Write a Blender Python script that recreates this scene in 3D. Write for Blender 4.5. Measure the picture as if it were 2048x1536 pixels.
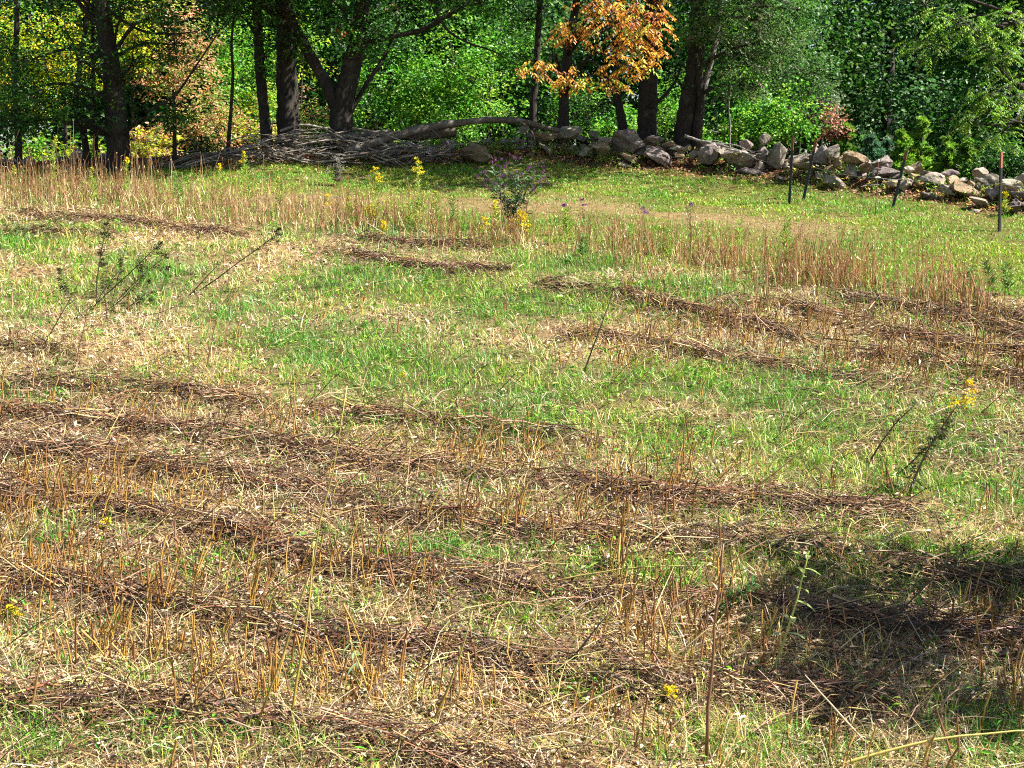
import bpy, math, random
import numpy as np
from mathutils import Vector

for o in list(bpy.data.objects): bpy.data.objects.remove(o)
S = bpy.context.scene
C = S.collection
random.seed(7)
RNG = np.random.default_rng(11)

# ------------------------------------------------------------------ camera, sky, sun, exposure
F = 2844.0                      # focal length in photo pixels (2048 wide)
PITCH = math.radians(8.0)
HC = 4.75                       # eye height above the foot of the slope
SLOPE = math.tan(math.radians(8.8))
cam_d = bpy.data.cameras.new('camera'); cam = bpy.data.objects.new('camera', cam_d); C.objects.link(cam)
cam_d.sensor_width = 36; cam_d.lens = 50; cam_d.clip_end = 900; cam_d.clip_start = 0.1
cam.location = (0, 0, HC); cam.rotation_euler = (math.pi/2 - PITCH, 0, 0)
cam_d.dof.use_dof = True; cam_d.dof.focus_distance = 17; cam_d.dof.aperture_fstop = 8
S.camera = cam
SUN_EL = math.radians(50); SUN_BACK = math.radians(4)      # sun stands to the right of the view
to_sun = Vector((math.cos(SUN_EL)*math.cos(SUN_BACK), -math.cos(SUN_EL)*math.sin(SUN_BACK), math.sin(SUN_EL)))
W = bpy.data.worlds.new('World'); S.world = W; W.use_nodes = True
nt = W.node_tree; bg = nt.nodes['Background']
sky = nt.nodes.new('ShaderNodeTexSky'); sky.sky_type = 'NISHITA'; sky.sun_disc = False
sky.sun_elevation = SUN_EL; sky.sun_rotation = math.atan2(to_sun.x, to_sun.y)
nt.links.new(sky.outputs[0], bg.inputs[0]); bg.inputs[1].default_value = 0.05
sd = bpy.data.lights.new('sun', 'SUN'); sd.energy = 5.0; sd.angle = math.radians(0.53); sd.color = (1, .955, .89)
so = bpy.data.objects.new('sun', sd); C.objects.link(so); so.rotation_euler = to_sun.to_track_quat('Z', 'Y').to_euler()
S.view_settings.view_transform = 'Standard'; S.view_settings.look = 'None'
S.view_settings.exposure = 1.78; S.view_settings.gamma = 1
S.render.engine = 'CYCLES'
S.cycles.max_bounces = 4; S.cycles.diffuse_bounces = 2; S.cycles.glossy_bounces = 1; S.cycles.transmission_bounces = 3
S.cycles.transparent_max_bounces = 4; S.cycles.use_denoising = False; S.cycles.use_adaptive_sampling = True; S.cycles.adaptive_threshold = .02; S.cycles.filter_width = 1.1
S.cycles.caustics_reflective = False; S.cycles.caustics_refractive = False

# ------------------------------------------------------------------ noise, terrain, pixel helpers
def _h(ix, iy, s):
    n = (ix.astype(np.int64)*374761393 + iy.astype(np.int64)*668265263 + s*1442695041) & 0xffffffff
    n = ((n ^ (n >> 13))*1274126177) & 0xffffffff
    return ((n ^ (n >> 16)) & 0xffff)/65535.0
def vn(x, y, s=0):
    x = np.asarray(x, float); y = np.asarray(y, float)
    ix = np.floor(x); iy = np.floor(y); fx = x-ix; fy = y-iy
    fx = fx*fx*(3-2*fx); fy = fy*fy*(3-2*fy)
    a = _h(ix, iy, s); b = _h(ix+1, iy, s); c = _h(ix, iy+1, s); d = _h(ix+1, iy+1, s)
    return (a*(1-fx)+b*fx)*(1-fy) + (c*(1-fx)+d*fx)*fy
def fbm(x, y, s=0, o=3):
    r = 0; a = .5; t = 0
    for k in range(o):
        r = r + a*vn(x*2**k, y*2**k, s+k*17); t += a; a *= .5
    return r/t
def sstep(a, b, x):
    t = np.clip((np.asarray(x, float)-a)/(b-a), 0, 1); return t*t*(3-2*t)

cp, sp = math.cos(PITCH), math.sin(PITCH)
def ray(u, v):
    a = (u-1024)/F; b = -(v-768)/F
    return np.array([a, b*sp+cp, b*cp-sp])
def at(u, v, Y):                                   # the point seen at a photo pixel, at distance Y
    d = ray(u, v); t = Y/d[1]
    return np.array([d[0]*t, Y, HC+d[2]*t])
def base_plane(Y):
    Y = np.asarray(Y, float)
    k = np.clip(Y-34, 0, None)
    return np.where(Y < 34, SLOPE*Y, SLOPE*34 + SLOPE*6*(1-np.exp(-k/6)))
def plane_hit(u, v):
    d = ray(u, v); t = HC/(SLOPE*d[1]-d[2]); return d*t + np.array([0, 0, HC])

def poly(pts): return np.array([plane_hit(u, v)[:2] for u, v in pts])
def dist_poly(X, Y, P):
    best = np.full(np.shape(X), 1e9)
    for a, b in zip(P[:-1], P[1:]):
        d = b-a; L = d@d
        t = np.clip(((X-a[0])*d[0]+(Y-a[1])*d[1])/L, 0, 1)
        best = np.minimum(best, np.hypot(X-a[0]-t*d[0], Y-a[1]-t*d[1]))
    return best

WINDROWS = [   # (photo polyline, width m, label)
 ([(-120,890),(0,907),(197,930),(300,944),(443,959),(690,1000),(852,1041),(975,1055),(1074,1075),(1172,1092),(1369,1095),(1496,1092),(1643,1103),(1791,1140),(2048,1175),(2170,1185)], .50,
  'long brown row of cut stems running from left edge under the shaded tuft at right'),
 ([(-120,980),(0,999),(148,1021),(295,1046),(443,1070),(591,1115),(690,1146),(877,1158),(1025,1164),(1172,1194),(1270,1205),(1369,1222),(1545,1228),(1693,1250),(1840,1270),(2048,1278),(2150,1285)], .44,
  'brown row of cut stems passing through the middle of the lower field into the tree shade'),
 ([(-120,1145),(0,1168),(148,1186),(246,1210),(394,1235),(541,1264),(690,1288),(778,1294),(926,1303),(1123,1322),(1221,1346),(1369,1362),(1496,1385),(1643,1405),(1791,1415)], .44,
  'thick brown row of cut stems rising to the lower left edge above the yellow flowers'),
 ([(-140,1390),(0,1408),(197,1427),(394,1442),(591,1470),(700,1480),(828,1500),(926,1530),(1100,1570)], .46,
  'nearest brown row of cut stems along the bottom left'),
 ([(-100,815),(0,832),(197,851),(345,870),(443,878),(600,905),(680,923),(877,942),(1025,957),(1123,977),(1221,992),(1369,1006),(1496,1008),(1693,1026),(1840,1031)], .42,
  'brown row of cut stems ending in the green grass left of the leaning goldenrod'),
 ([(40,765),(90,771),(240,779),(342,792),(420,802),(530,818)], .46,
  'short dark row of cut stems in the left middle of the field'),
 ([(640,828),(680,834),(828,846),(926,860),(1025,873),(1123,883),(1221,898)], .36,
  'short brown row of cut stems across the centre of the field'),
 ([(1090,567),(1230,592),(1348,626),(1451,644),(1553,664),(1622,686),(1724,709),(1827,722),(1929,743),(2048,768),(2200,800)], .52,
  'long dark row of cut stems starting at the green strip and sloping to the right edge'),
 ([(1468,600),(1553,614),(1656,638),(1758,666),(1861,685),(2048,714),(2180,735)], .46,
  'dark row of cut stems second below the dry weeds at right'),
 ([(1690,600),(1793,614),(1895,642),(1963,659),(2048,683),(2180,715)], .50,
  'dark row of cut stems just below the end of the dry weed strip'),
 ([(1900,616),(1960,627),(2048,649),(2180,680)], .36,
  'short dark row of cut stems highest at the right edge'),
 ([(1140,659),(1247,681),(1348,704),(1451,727),(1587,744),(1690,761),(1827,777)], .38,
  'thin row of cut stems crossing the right middle above the bright green grass'),
 ([(60,428),(102,437),(240,444),(410,462),(500,470)], .32,
  'faint rusty row of cut stems below the weeds at upper left'),
 ([(700,470),(785,489),(905,492),(990,500)], .30, 'faint row of cut stems below the yellow flower cluster'),
 ([(660,505),(768,525),(854,539),(940,541),(1030,545)], .40, 'brown row of cut stems in the upper middle above the dark green strip'),
 ([(0,462),(80,464),(150,470),(230,470)], .26, 'short dark row of cut stems at the far left of the upper field'),
 ([(-60,690),(0,700),(85,715),(160,722)], .34, 'small dark heap of cut stems at the left edge'),
]
WP = [poly(w[0]) for w in WINDROWS]
WALL = poly([(-200,334),(60,330),(200,328),(350,326),(520,322),(800,320),(950,320),(1100,319),(1200,329),(1350,337),(1450,345),(1560,354),(1700,378),(1800,394),(1900,406),(2048,426),(2300,452)])
STRIP = poly([(-200,392),(0,397),(250,405),(480,425),(700,447),(850,462),(1000,478),(1200,500),(1400,528),(1600,560),(1850,592),(1960,606)])
PATH = poly([(430,398),(600,402),(800,408),(1000,412),(1150,410),(1300,425),(1500,445),(1620,462)])
LAWN_LO = [(-200,400),(0,402),(400,425),(700,445),(1000,470),(1400,520),(1700,555),(2048,600),(2300,640)]
LLO = poly(LAWN_LO)
def wall_d(X, Y):                       # signed: positive behind the wall line
    o = np.argsort(WALL[:, 0]); yl = np.interp(X, WALL[o, 0], WALL[o, 1]); return Y-yl
def lawn_d(X, Y):
    o = np.argsort(LLO[:, 0]); yl = np.interp(X, LLO[o, 0], LLO[o, 1]); return Y-yl
def G(X, Y):
    X = np.asarray(X, float); Y = np.asarray(Y, float)
    z = base_plane(Y) + (fbm(X*.35, Y*.35, 3)-.5)*.16 + (fbm(X*1.7, Y*1.7, 9)-.5)*.07
    for P, w in zip(WP, WINDROWS):
        d = dist_poly(X, Y, P); z = z + .045*np.exp(-(d/(w[1]*.55))**2)
    wd = wall_d(X, Y)
    z = z + .20*np.exp(-((wd-.35)/.7)**2)*sstep(-9.5, -6, X) - 1.5*sstep(.7, 4.5, wd)
    return z
def gz(x, y): return float(G(np.array([x]), np.array([y]))[0])
def ground(u, v):
    p = plane_hit(u, v); d = ray(u, v)
    for k in range(6):
        z = gz(p[0], p[1]); t = ((z-HC)-(SLOPE*0))/1.0
        # march to the local height
        tt = (HC - (z - SLOPE*p[1]))/(SLOPE*d[1]-d[2]); p = d*tt + np.array([0, 0, HC])
    p[2] = gz(p[0], p[1]); return p

GREEN = [(60,480,110,25,.9),(250,560,160,45,.45),(520,620,190,45,.5),(790,572,240,32,1),(1010,600,210,38,.8),(620,690,220,50,.55),(900,740,220,50,.75),
 (1080,830,200,75,.9),(1300,780,220,60,.6),(1560,800,220,75,.8),(1760,880,270,100,.95),(1960,880,140,90,.6),(1850,970,230,55,.8),(1400,575,170,26,.6),
 (1150,525,180,26,.75),(480,1135,170,45,.6),(660,1090,110,30,.6),(900,1120,220,38,.85),(1150,1140,180,30,.7),(150,1075,150,34,.6),(1700,1130,260,70,.7),
 (1960,1130,140,50,.9),(1010,1245,170,45,.6),(300,1365,230,26,.55),(150,1490,220,50,.6),(420,1500,220,40,.7),(1500,1480,320,60,.6),(1250,1370,170,36,.6),
 (1960,1440,170,80,.6),(350,760,200,30,.3),(100,610,160,50,.35),(1330,870,160,60,.7),(1900,560,200,30,.5),(700,1210,120,40,.4),(1350,1160,120,40,.8),(60,1440,90,20,.4)]
GW = []
for (u, v, ru, rv, s) in GREEN:
    c = plane_hit(u, v); e = plane_hit(u+ru, v); f1 = plane_hit(u, v-rv); f2 = plane_hit(u, v+rv)
    GW.append((c[0], (f1[1]+f2[1])/2, e[0]-c[0], (f1[1]-f2[1])/2, s))
def greenness(X, Y):
    g = np.zeros(np.shape(X))
    for cx, cy, rx, ry, s in GW:
        g = np.maximum(g, s*np.exp(-(((X-cx)/rx)**2+((Y-cy)/ry)**2)**1.3*.9))
    n = fbm(X*.55, Y*1.1, 41, 4)
    return np.clip(g*1.12 + .22*sstep(9.8, 12.5, Y) + .02 + (n-.5)*1.25, 0, 1)
def windrow_m(X, Y):
    m = np.zeros(np.shape(X))
    for P, w in zip(WP, WINDROWS):
        d = dist_poly(X, Y, P) + (vn(X*2.3, Y*2.3, 5)-.5)*.25
        m = np.maximum(m, np.exp(-(d/(w[1]*.42))**2)*sstep(.15, .5, fbm(X*.7, Y*.7, 66)))
    return m

# ------------------------------------------------------------------ mesh helpers
def mesh_from(name, V, faces, col=None, mat=None, smooth=False):
    me = bpy.data.meshes.new(name)
    V = np.asarray(V, np.float32)
    if not isinstance(faces, list): faces = [faces]
    faces = [np.asarray(f, np.int32) for f in faces if len(f)]
    me.vertices.add(len(V)); me.vertices.foreach_set('co', V.ravel())
    nl = sum(f.size for f in faces); npol = sum(len(f) for f in faces)
    me.loops.add(nl); me.loops.foreach_set('vertex_index', np.concatenate([f.ravel() for f in faces]))
    me.polygons.add(npol)
    tot = np.concatenate([np.full(len(f), f.shape[1], np.int32) for f in faces])
    me.polygons.foreach_set('loop_start', np.concatenate([[0], np.cumsum(tot)[:-1]]).astype(np.int32))
    me.polygons.foreach_set('loop_total', tot)
    if smooth: me.polygons.foreach_set('use_smooth', np.ones(npol, bool))
    me.update(calc_edges=True)
    if col is not None:
        a = me.attributes.new('Col', 'FLOAT_COLOR', 'POINT')
        c = np.ones((len(V), 4), np.float32); c[:, :3] = np.clip(col, 0, 1); a.data.foreach_set('color', c.ravel())
    if mat: me.materials.append(mat)
    return me
def obj(name, me, parent=None, loc=None):
    o = bpy.data.objects.new(name, me); C.objects.link(o)
    if loc is not None: o.location = loc
    if parent: o.parent = parent
    return o
def tag(o, label=None, cat=None, group=None, kind=None):
    if label: o['label'] = label
    if cat: o['category'] = cat
    if group: o['group'] = group
    if kind: o['kind'] = kind
    return o
def empty(name, loc, label=None, cat=None, group=None):
    o = bpy.data.objects.new(name, None); C.objects.link(o); o.location = loc; o.empty_display_size = .1
    return tag(o, label, cat, group)
class Acc:                                          # collects pieces of one mesh
    def __init__(s): s.V = []; s.F = {}; s.Cc = []; s.n = 0
    def add(s, V, F, col):
        V = np.asarray(V, float); F = np.asarray(F)
        s.V.append(V); s.F.setdefault(F.shape[1], []).append(F+s.n)
        col = np.asarray(col, float); s.Cc.append(np.broadcast_to(col, (len(V), 3)))
        s.n += len(V)
    def mesh(s, name, mat, smooth=False, off=None):
        V = np.concatenate(s.V)
        if off is not None: V = V-np.asarray(off)
        return mesh_from(name, V, [np.concatenate(f) for f in s.F.values()], np.concatenate(s.Cc), mat, smooth)

def norm(a): return a/np.maximum(np.linalg.norm(a, axis=-1, keepdims=True), 1e-9)
def tubes(P, R, ns=3):                              # P (N,K,3), R (N,K)
    N, K, _ = P.shape
    T = np.empty_like(P); T[:, 1:-1] = P[:, 2:]-P[:, :-2]; T[:, 0] = P[:, 1]-P[:, 0]; T[:, -1] = P[:, -1]-P[:, -2]; T = norm(T)
    up = np.where(np.abs(T[..., 2:3]) > .9, np.array([1., 0, 0]), np.array([0, 0, 1.]))
    A = norm(np.cross(T, up)); B = np.cross(T, A)
    an = np.arange(ns)*2*math.pi/ns
    V = P[:, :, None, :] + R[:, :, None, None]*(np.cos(an)[:, None]*A[:, :, None, :] + np.sin(an)[:, None]*B[:, :, None, :])
    V = V.reshape(-1, 3)
    base = (np.arange(N)*K*ns)[:, None, None]; k = (np.arange(K-1)*ns)[None, :, None]; j = np.arange(ns)[None, None, :]
    j2 = (j+1) % ns
    Fq = np.stack([base+k+j, base+k+j2, base+k+ns+j2, base+k+ns+j], -1).reshape(-1, 4)
    return V, Fq
def tube_caps(N, K, ns):                            # end caps for tubes()
    b = (np.arange(N)*K*ns)[:, None]
    return np.concatenate([b+np.arange(ns)[::-1][None], b+(K-1)*ns+np.arange(ns)[None]])
def blades(B, az, h, lean, bend, w, col, tipcol=None):
    N = len(B); d = np.stack([np.cos(az), np.sin(az), np.zeros(N)], 1); s = np.stack([-np.sin(az), np.cos(az), np.zeros(N)], 1)
    tw = RNG.uniform(-1.2, 1.2, N)[:, None]; s = s*np.cos(tw)+d*np.sin(tw)
    m = B + d*(np.sin(lean)*h*.5)[:, None] + np.array([0, 0, 1.])*(np.cos(lean)*h*.55)[:, None]
    l2 = np.minimum(lean+bend, 2.0)
    t = m + d*(np.sin(l2)*h*.5)[:, None] + np.array([0, 0, 1.])*(np.cos(l2)*h*.5)[:, None]
    t[:, 2] = np.maximum(t[:, 2], B[:, 2]+.004)
    w = w[:, None]
    V = np.stack([B-s*w*.5, B+s*w*.5, m-s*w*.42, m+s*w*.42, t], 1).reshape(-1, 3)
    b = (np.arange(N)*5)[:, None]
    Q = b+np.array([[0, 1, 3, 2]]); T = b+np.array([[2, 3, 4]])
    cc = np.repeat(col[:, None, :], 5, 1).copy()
    if tipcol is not None: cc[:, 4] = tipcol
    return V, Q, T, cc.reshape(-1, 3)
def leaves(P, D, Nn, L, Wd, col, fold=.25):         # kite-shaped leaf folded along its midrib
    D = norm(D); s = norm(np.cross(D, Nn)); n = np.cross(s, D)
    L = L[:, None]; Wd = Wd[:, None]
    V = np.stack([P, P+D*L*.45-s*Wd*.5+n*Wd*fold, P+D*L-n*L*.12, P+D*L*.45+s*Wd*.5+n*Wd*fold], 1).reshape(-1, 3)
    b = (np.arange(len(P))*4)[:, None]
    T = np.concatenate([b+np.array([[0, 1, 2]]), b+np.array([[0, 2, 3]])])
    return V, T, np.repeat(col, 4, 0)
def pick(pal, n, jit=.18):
    pal = np.array(pal, float); w = pal[:, 3]/pal[:, 3].sum()
    c = pal[RNG.choice(len(pal), n, p=w), :3]
    return c*(1+RNG.normal(0, jit, (n, 1))).clip(.4, 1.7)*(1+RNG.normal(0, jit*.4, (n, 3)))

# ------------------------------------------------------------------ materials
def mat(name):
    m = bpy.data.materials.new(name); m.use_nodes = True; t = m.node_tree; t.nodes.clear()
    return m, t, t.nodes.new('ShaderNodeOutputMaterial')
def N(t, k, **kw):
    n = t.nodes.new(k)
    for a, b in kw.items(): setattr(n, a, b)
    return n
def leafmat(name, trans=.35, gloss=.06, inst=False, rough=.45):
    m, t, out = mat(name)
    a = N(t, 'ShaderNodeAttribute', attribute_name='Col'); c = a.outputs['Color']
    if inst:
        b = N(t, 'ShaderNodeAttribute', attribute_name='tint', attribute_type='INSTANCER')
        mx = N(t, 'ShaderNodeMix', data_type='RGBA', blend_type='MULTIPLY'); mx.inputs[0].default_value = 1
        t.links.new(c, mx.inputs[6]); t.links.new(b.outputs['Color'], mx.inputs[7]); c = mx.outputs[2]
    d = N(t, 'ShaderNodeBsdfDiffuse'); tr = N(t, 'ShaderNodeBsdfTranslucent'); g = N(t, 'ShaderNodeBsdfGlossy'); g.inputs['Roughness'].default_value = rough
    m1 = N(t, 'ShaderNodeMixShader'); m1.inputs[0].default_value = trans
    m2 = N(t, 'ShaderNodeMixShader'); m2.inputs[0].default_value = gloss
    t.links.new(c, d.inputs[0]); t.links.new(c, tr.inputs[0])
    t.links.new(d.outputs[0], m1.inputs[1]); t.links.new(tr.outputs[0], m1.inputs[2])
    t.links.new(m1.outputs[0], m2.inputs[1]); t.links.new(g.outputs[0], m2.inputs[2]); t.links.new(m2.outputs[0], out.inputs[0])
    return m
def ramp(t, src, stops):
    r = N(t, 'ShaderNodeValToRGB'); e = r.color_ramp.elements
    while len(e) < len(stops): e.new(.5)
    for x, (p, c) in zip(e, stops): x.position = p; x.color = (*c, 1)
    t.links.new(src, r.inputs[0]); return r.outputs[0]
def noise(t, scale, detail=5, vec=None, rough=.6):
    n = N(t, 'ShaderNodeTexNoise'); n.inputs['Scale'].default_value = scale; n.inputs['Detail'].default_value = detail; n.inputs['Roughness'].default_value = rough
    if vec is not None: t.links.new(vec, n.inputs['Vector'])
    return n.outputs['Fac']
def geo_pos(t): return N(t, 'ShaderNodeNewGeometry').outputs['Position']
def mixc(t, f, a, b, mode='MIX'):
    x = N(t, 'ShaderNodeMix', data_type='RGBA', blend_type=mode)
    for k, v in ((0, f), (6, a), (7, b)):
        if isinstance(v, (int, float)): x.inputs[k].default_value = v
        elif isinstance(v, tuple): x.inputs[k].default_value = (*v, 1)
        else: t.links.new(v, x.inputs[k])
    return x.outputs[2]
def princ(t, out, col, rough=.8, bump=None, dist=.02, strength=.8, metal=0, spec=.3):
    p = N(t, 'ShaderNodeBsdfPrincipled')
    if isinstance(col, tuple): p.inputs['Base Color'].default_value = (*col, 1)
    else: t.links.new(col, p.inputs['Base Color'])
    p.inputs['Roughness'].default_value = rough; p.inputs['Metallic'].default_value = metal; p.inputs['Specular IOR Level'].default_value = spec
    if bump is not None:
        b = N(t, 'ShaderNodeBump'); b.inputs['Distance'].default_value = dist; b.inputs['Strength'].default_value = strength
        t.links.new(bump, b.inputs['Height']); t.links.new(b.outputs[0], p.inputs['Normal'])
    t.links.new(p.outputs[0], out.inputs[0])
M = {}
M['leaf'] = leafmat('leaf', .42, .03, rough=.5)
M['grass'] = leafmat('grass', .30, .03)
M['straw'] = leafmat('straw', .15, .04)
M['stem'] = leafmat('stem', .0, .05)
M['drystem'] = leafmat('dry_stem', .08, .03)
M['flower'] = leafmat('flower', .2, .0)
def bark(name, dark, light, lich, scale=1.0):
    m, t, out = mat(name); pos = geo_pos(t)
    mp = N(t, 'ShaderNodeMapping'); mp.inputs['Scale'].default_value = (14*scale, 14*scale, 2.2*scale); t.links.new(pos, mp.inputs['Vector'])
    n1 = noise(t, 2.0, 6, mp.outputs[0], .7); n2 = noise(t, 3.2, 4, pos)
    c = ramp(t, n1, [(.32, dark), (.62, light)])
    c = mixc(t, ramp(t, n2, [(.55, (0, 0, 0)), (.68, (1, 1, 1))]), c, lich)
    princ(t, out, c, .9, n1, .035, 1.0); return m
M['bark'] = bark('bark', (.008, .006, .005), (.048, .037, .028), (.07, .062, .045))
M['bark_pale'] = bark('bark_pale', (.08, .07, .06), (.34, .31, .27), (.40, .40, .35), 1.4)
M['deadwood'] = bark('deadwood', (.09, .072, .058), (.40, .34, .28), (.50, .46, .40), 2.2)
M['deadwood_dark'] = bark('deadwood_dark', (.045, .036, .03), (.22, .175, .135), (.34, .30, .25), 1.8)
def rockmat(name, a, b, lich):
    m, t, out = mat(name); pos = geo_pos(t)
    oi = N(t, 'ShaderNodeObjectInfo')
    n1 = noise(t, 3.2, 8, pos, .65); n2 = noise(t, 9, 6, pos, .7); n3 = noise(t, 26, 5, pos, .7)
    c = ramp(t, n1, [(.3, a), (.68, b)])
    c = mixc(t, ramp(t, n2, [(.53, (0, 0, 0)), (.66, (1, 1, 1))]), c, lich)
    c = mixc(t, .75, c, ramp(t, n3, [(.3, (.45, .42, .40)), (.62, (1, 1, 1))]), 'MULTIPLY')
    v = N(t, 'ShaderNodeMapRange'); v.inputs[3].default_value = .72; v.inputs[4].default_value = 1.2; t.links.new(oi.outputs['Random'], v.inputs[0])
    c = mixc(t, 1.0, c, v.outputs[0], 'MULTIPLY')
    h = N(t, 'ShaderNodeMath', operation='ADD'); t.links.new(n2, h.inputs[0]); t.links.new(n3, h.inputs[1])
    princ(t, out, c, .92, h.outputs[0], .03, .9, 0, .2); return m
M['rock_grey'] = rockmat('rock_grey', (.17, .135, .10), (.43, .365, .28), (.52, .47, .37))
M['rock_tan'] = rockmat('rock_tan', (.20, .135, .075), (.40, .29, .17), (.42, .38, .29))
M['rock_purple'] = rockmat('rock_purple', (.15, .115, .105), (.30, .24, .21), (.40, .38, .35))
m, t, out = mat('soil'); pos = geo_pos(t)
a = N(t, 'ShaderNodeAttribute', attribute_name='Col')
n1 = noise(t, 7, 8, pos, .7); n2 = noise(t, 55, 4, pos, .7)
c = mixc(t, .9, a.outputs['Color'], ramp(t, n1, [(.3, (.55, .5, .45)), (.7, (1.15, 1.1, 1.05))]), 'MULTIPLY')
vo = []
for rz in (.35, 1.45, 2.5):
    mp = N(t, 'ShaderNodeMapping'); mp.inputs['Rotation'].default_value = (0, 0, rz); mp.inputs['Scale'].default_value = (9, 130, 40); t.links.new(pos, mp.inputs['Vector']); vo.append(noise(t, 1.0, 3, mp.outputs[0], .6))
mxn = N(t, 'ShaderNodeMath', operation='MAXIMUM'); t.links.new(vo[0], mxn.inputs[0]); t.links.new(vo[1], mxn.inputs[1])
mx2 = N(t, 'ShaderNodeMath', operation='MAXIMUM'); t.links.new(mxn.outputs[0], mx2.inputs[0]); t.links.new(vo[2], mx2.inputs[1])
c = mixc(t, .9, c, ramp(t, mx2.outputs[0], [(.5, (.35, .31, .28)), (.68, (1.25, 1.22, 1.15))]), 'MULTIPLY')
c = mixc(t, .6, c, ramp(t, n2, [(.3, (.55, .52, .5)), (.65, (1.2, 1.2, 1.15))]), 'MULTIPLY')
princ(t, out, c, .95, mx2.outputs[0], .03, 1.0, 0, .1); M['soil'] = m
def plain(name, col, rough=.5, metal=0):
    m, t, out = mat(name); n = noise(t, 30, 5, geo_pos(t), .7)
    c = mixc(t, .6, col, ramp(t, n, [(.3, (.6, .58, .55)), (.7, (1.2, 1.2, 1.2))]), 'MULTIPLY')
    princ(t, out, c, rough, n, .002, .4, metal, .4); return m
M['post'] = plain('post_paint', (.022, .024, .024), .45)
M['post_tip'] = plain('post_tip_paint', (.25, .085, .05), .8)
M['rust'] = plain('rust', (.16, .075, .045), .85)
M['yellow_plastic'] = plain('yellow_plastic', (.75, .55, .04), .4)
M['white_plastic'] = plain('white_plastic', (.8, .8, .76), .4)
M['wire'] = plain('wire', (.30, .31, .32), .4, .6)

# ------------------------------------------------------------------ ground sheet
def axis(lo, hi, step, far, n=14):
    a = np.arange(lo, hi+1e-6, step)
    g = np.geomspace(1, far, n)
    return np.concatenate([lo-(g[::-1]-1)-1, a, hi+g])
gx = axis(-14.5, 14.5, .145, 320); gy = np.concatenate([[-300, -80, -20, -4, 0, 2, 4], np.arange(5, 37.01, .13), 37+np.geomspace(.5, 560, 22)])
XX, YY = np.meshgrid(gx, gy, indexing='ij')
ZZ = G(XX, YY)
ni, nj = XX.shape
idx = np.arange(ni*nj).reshape(ni, nj)
Fq = np.stack([idx[:-1, :-1], idx[1:, :-1], idx[1:, 1:], idx[:-1, 1:]], -1).reshape(-1, 4)
X1, Y1 = XX.ravel(), YY.ravel()
def lerp(a, b, t): return a*(1-t[:, None]) + np.array(b)*t[:, None]
gcol = np.tile(np.array([.46, .345, .21]), (len(X1), 1))
gcol = lerp(gcol, (.075, .105, .03), greenness(X1, Y1)*.8)
gcol = lerp(gcol, (.18, .115, .07), windrow_m(X1, Y1)*.6)
ld = lawn_d(X1, Y1); wd = wall_d(X1, Y1)
lm = sstep(-.4, .6, ld)
gcol = lerp(gcol, (.20, .20, .06), lm)
dp = dist_poly(X1, Y1, PATH)
pathm = np.exp(-(dp/(.75+.5*fbm(X1*.6, Y1*.6, 77)))**2)*sstep(.35, .6, fbm(X1*.5, Y1*.8, 78)+.12)
gcol = lerp(gcol, (.40, .30, .17), pathm*.6)
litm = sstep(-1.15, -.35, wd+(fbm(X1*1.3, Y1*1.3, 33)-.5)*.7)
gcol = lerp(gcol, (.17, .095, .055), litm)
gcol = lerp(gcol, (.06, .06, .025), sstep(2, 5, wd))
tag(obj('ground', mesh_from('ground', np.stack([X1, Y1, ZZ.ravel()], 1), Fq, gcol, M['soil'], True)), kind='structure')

# ------------------------------------------------------------------ grass, straw and litter of the field and the lawn
PG = [(.10, .30, .018, 4), (.17, .40, .03, 3.5), (.34, .46, .06, 2.2), (.06, .20, .02, 1.8), (.62, .52, .18, 1.2)]
PS = [(.68, .51, .25, 4), (.80, .66, .40, 3), (.54, .35, .15, 2.4), (.34, .19, .085, 1.6), (.50, .50, .09, 2.8)]
PB = [(.20, .12, .065, 3), (.12, .07, .042, 2), (.33, .22, .13, 2), (.48, .36, .22, 1.2)]
PL = [(.17, .40, .02, 4), (.27, .48, .035, 3), (.38, .48, .06, 1.6), (.10, .26, .02, 1.6), (.46, .40, .12, .6)]
PLB = [(.42, .32, .17, 3), (.30, .20, .10, 2), (.28, .30, .08, 1)]
def wedge(n, y0, y1, power, ex=1.6):                # random points over the view wedge, thinning with distance
    m = n*3; Y = y0*(y1/y0)**RNG.random(m); hw = .365*Y+ex; X = RNG.uniform(-1, 1, m)*hw; w = hw*Y**power
    k = np.where(RNG.random(m) < w/np.max(w))[0][:n]
    return X[k], Y[k]
NT = 48500
X, Y = wedge(NT, 6.2, 36, -.35)                         # tuft centres
gr = greenness(X, Y); wm = windrow_m(X, Y); ld = lawn_d(X, Y) + (fbm(X*1.2, Y*1.2, 8)-.5)*1.2; wd = wall_d(X, Y)
dp = dist_poly(X, Y, PATH); r = RNG.random(len(X)); r2 = RNG.random(len(X))
kind = np.zeros(len(X), int)                          # 0 none, then: 1 green 2 straw 3 thatch 4 tall straw 5 brown 6 lawn 7 dry lawn 8 leafy forb
field = ld < 0
BZ = lambda X, Y: sstep(.38, .62, fbm(X*.45, Y*.9, 87, 4)+.10*(X < 1))*(1-sstep(14.5, 17, Y))
isg = field & (r < np.clip(gr*1.05, .1, .93)*(1-.75*wm)*(1-.45*BZ(X, Y))); kind[isg] = 1; kind[isg & (r2 < .05)] = 8
oth = field & ~isg
kind[oth] = 2; kind[oth & (r2 < .5)] = 3; kind[oth & (r2 > .965)] = 4; kind[oth & (RNG.random(len(X)) < wm*.5+.05+.30*BZ(X, Y))] = 5
lawn = ~field & (wd < -.35+(fbm(X*1.3, Y*1.3, 33)-.5)*.7)
lpm = np.exp(-(dp/(.75+.5*fbm(X*.6, Y*.6, 77)))**2)*sstep(.35, .6, fbm(X*.5, Y*.8, 78)+.12)
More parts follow.
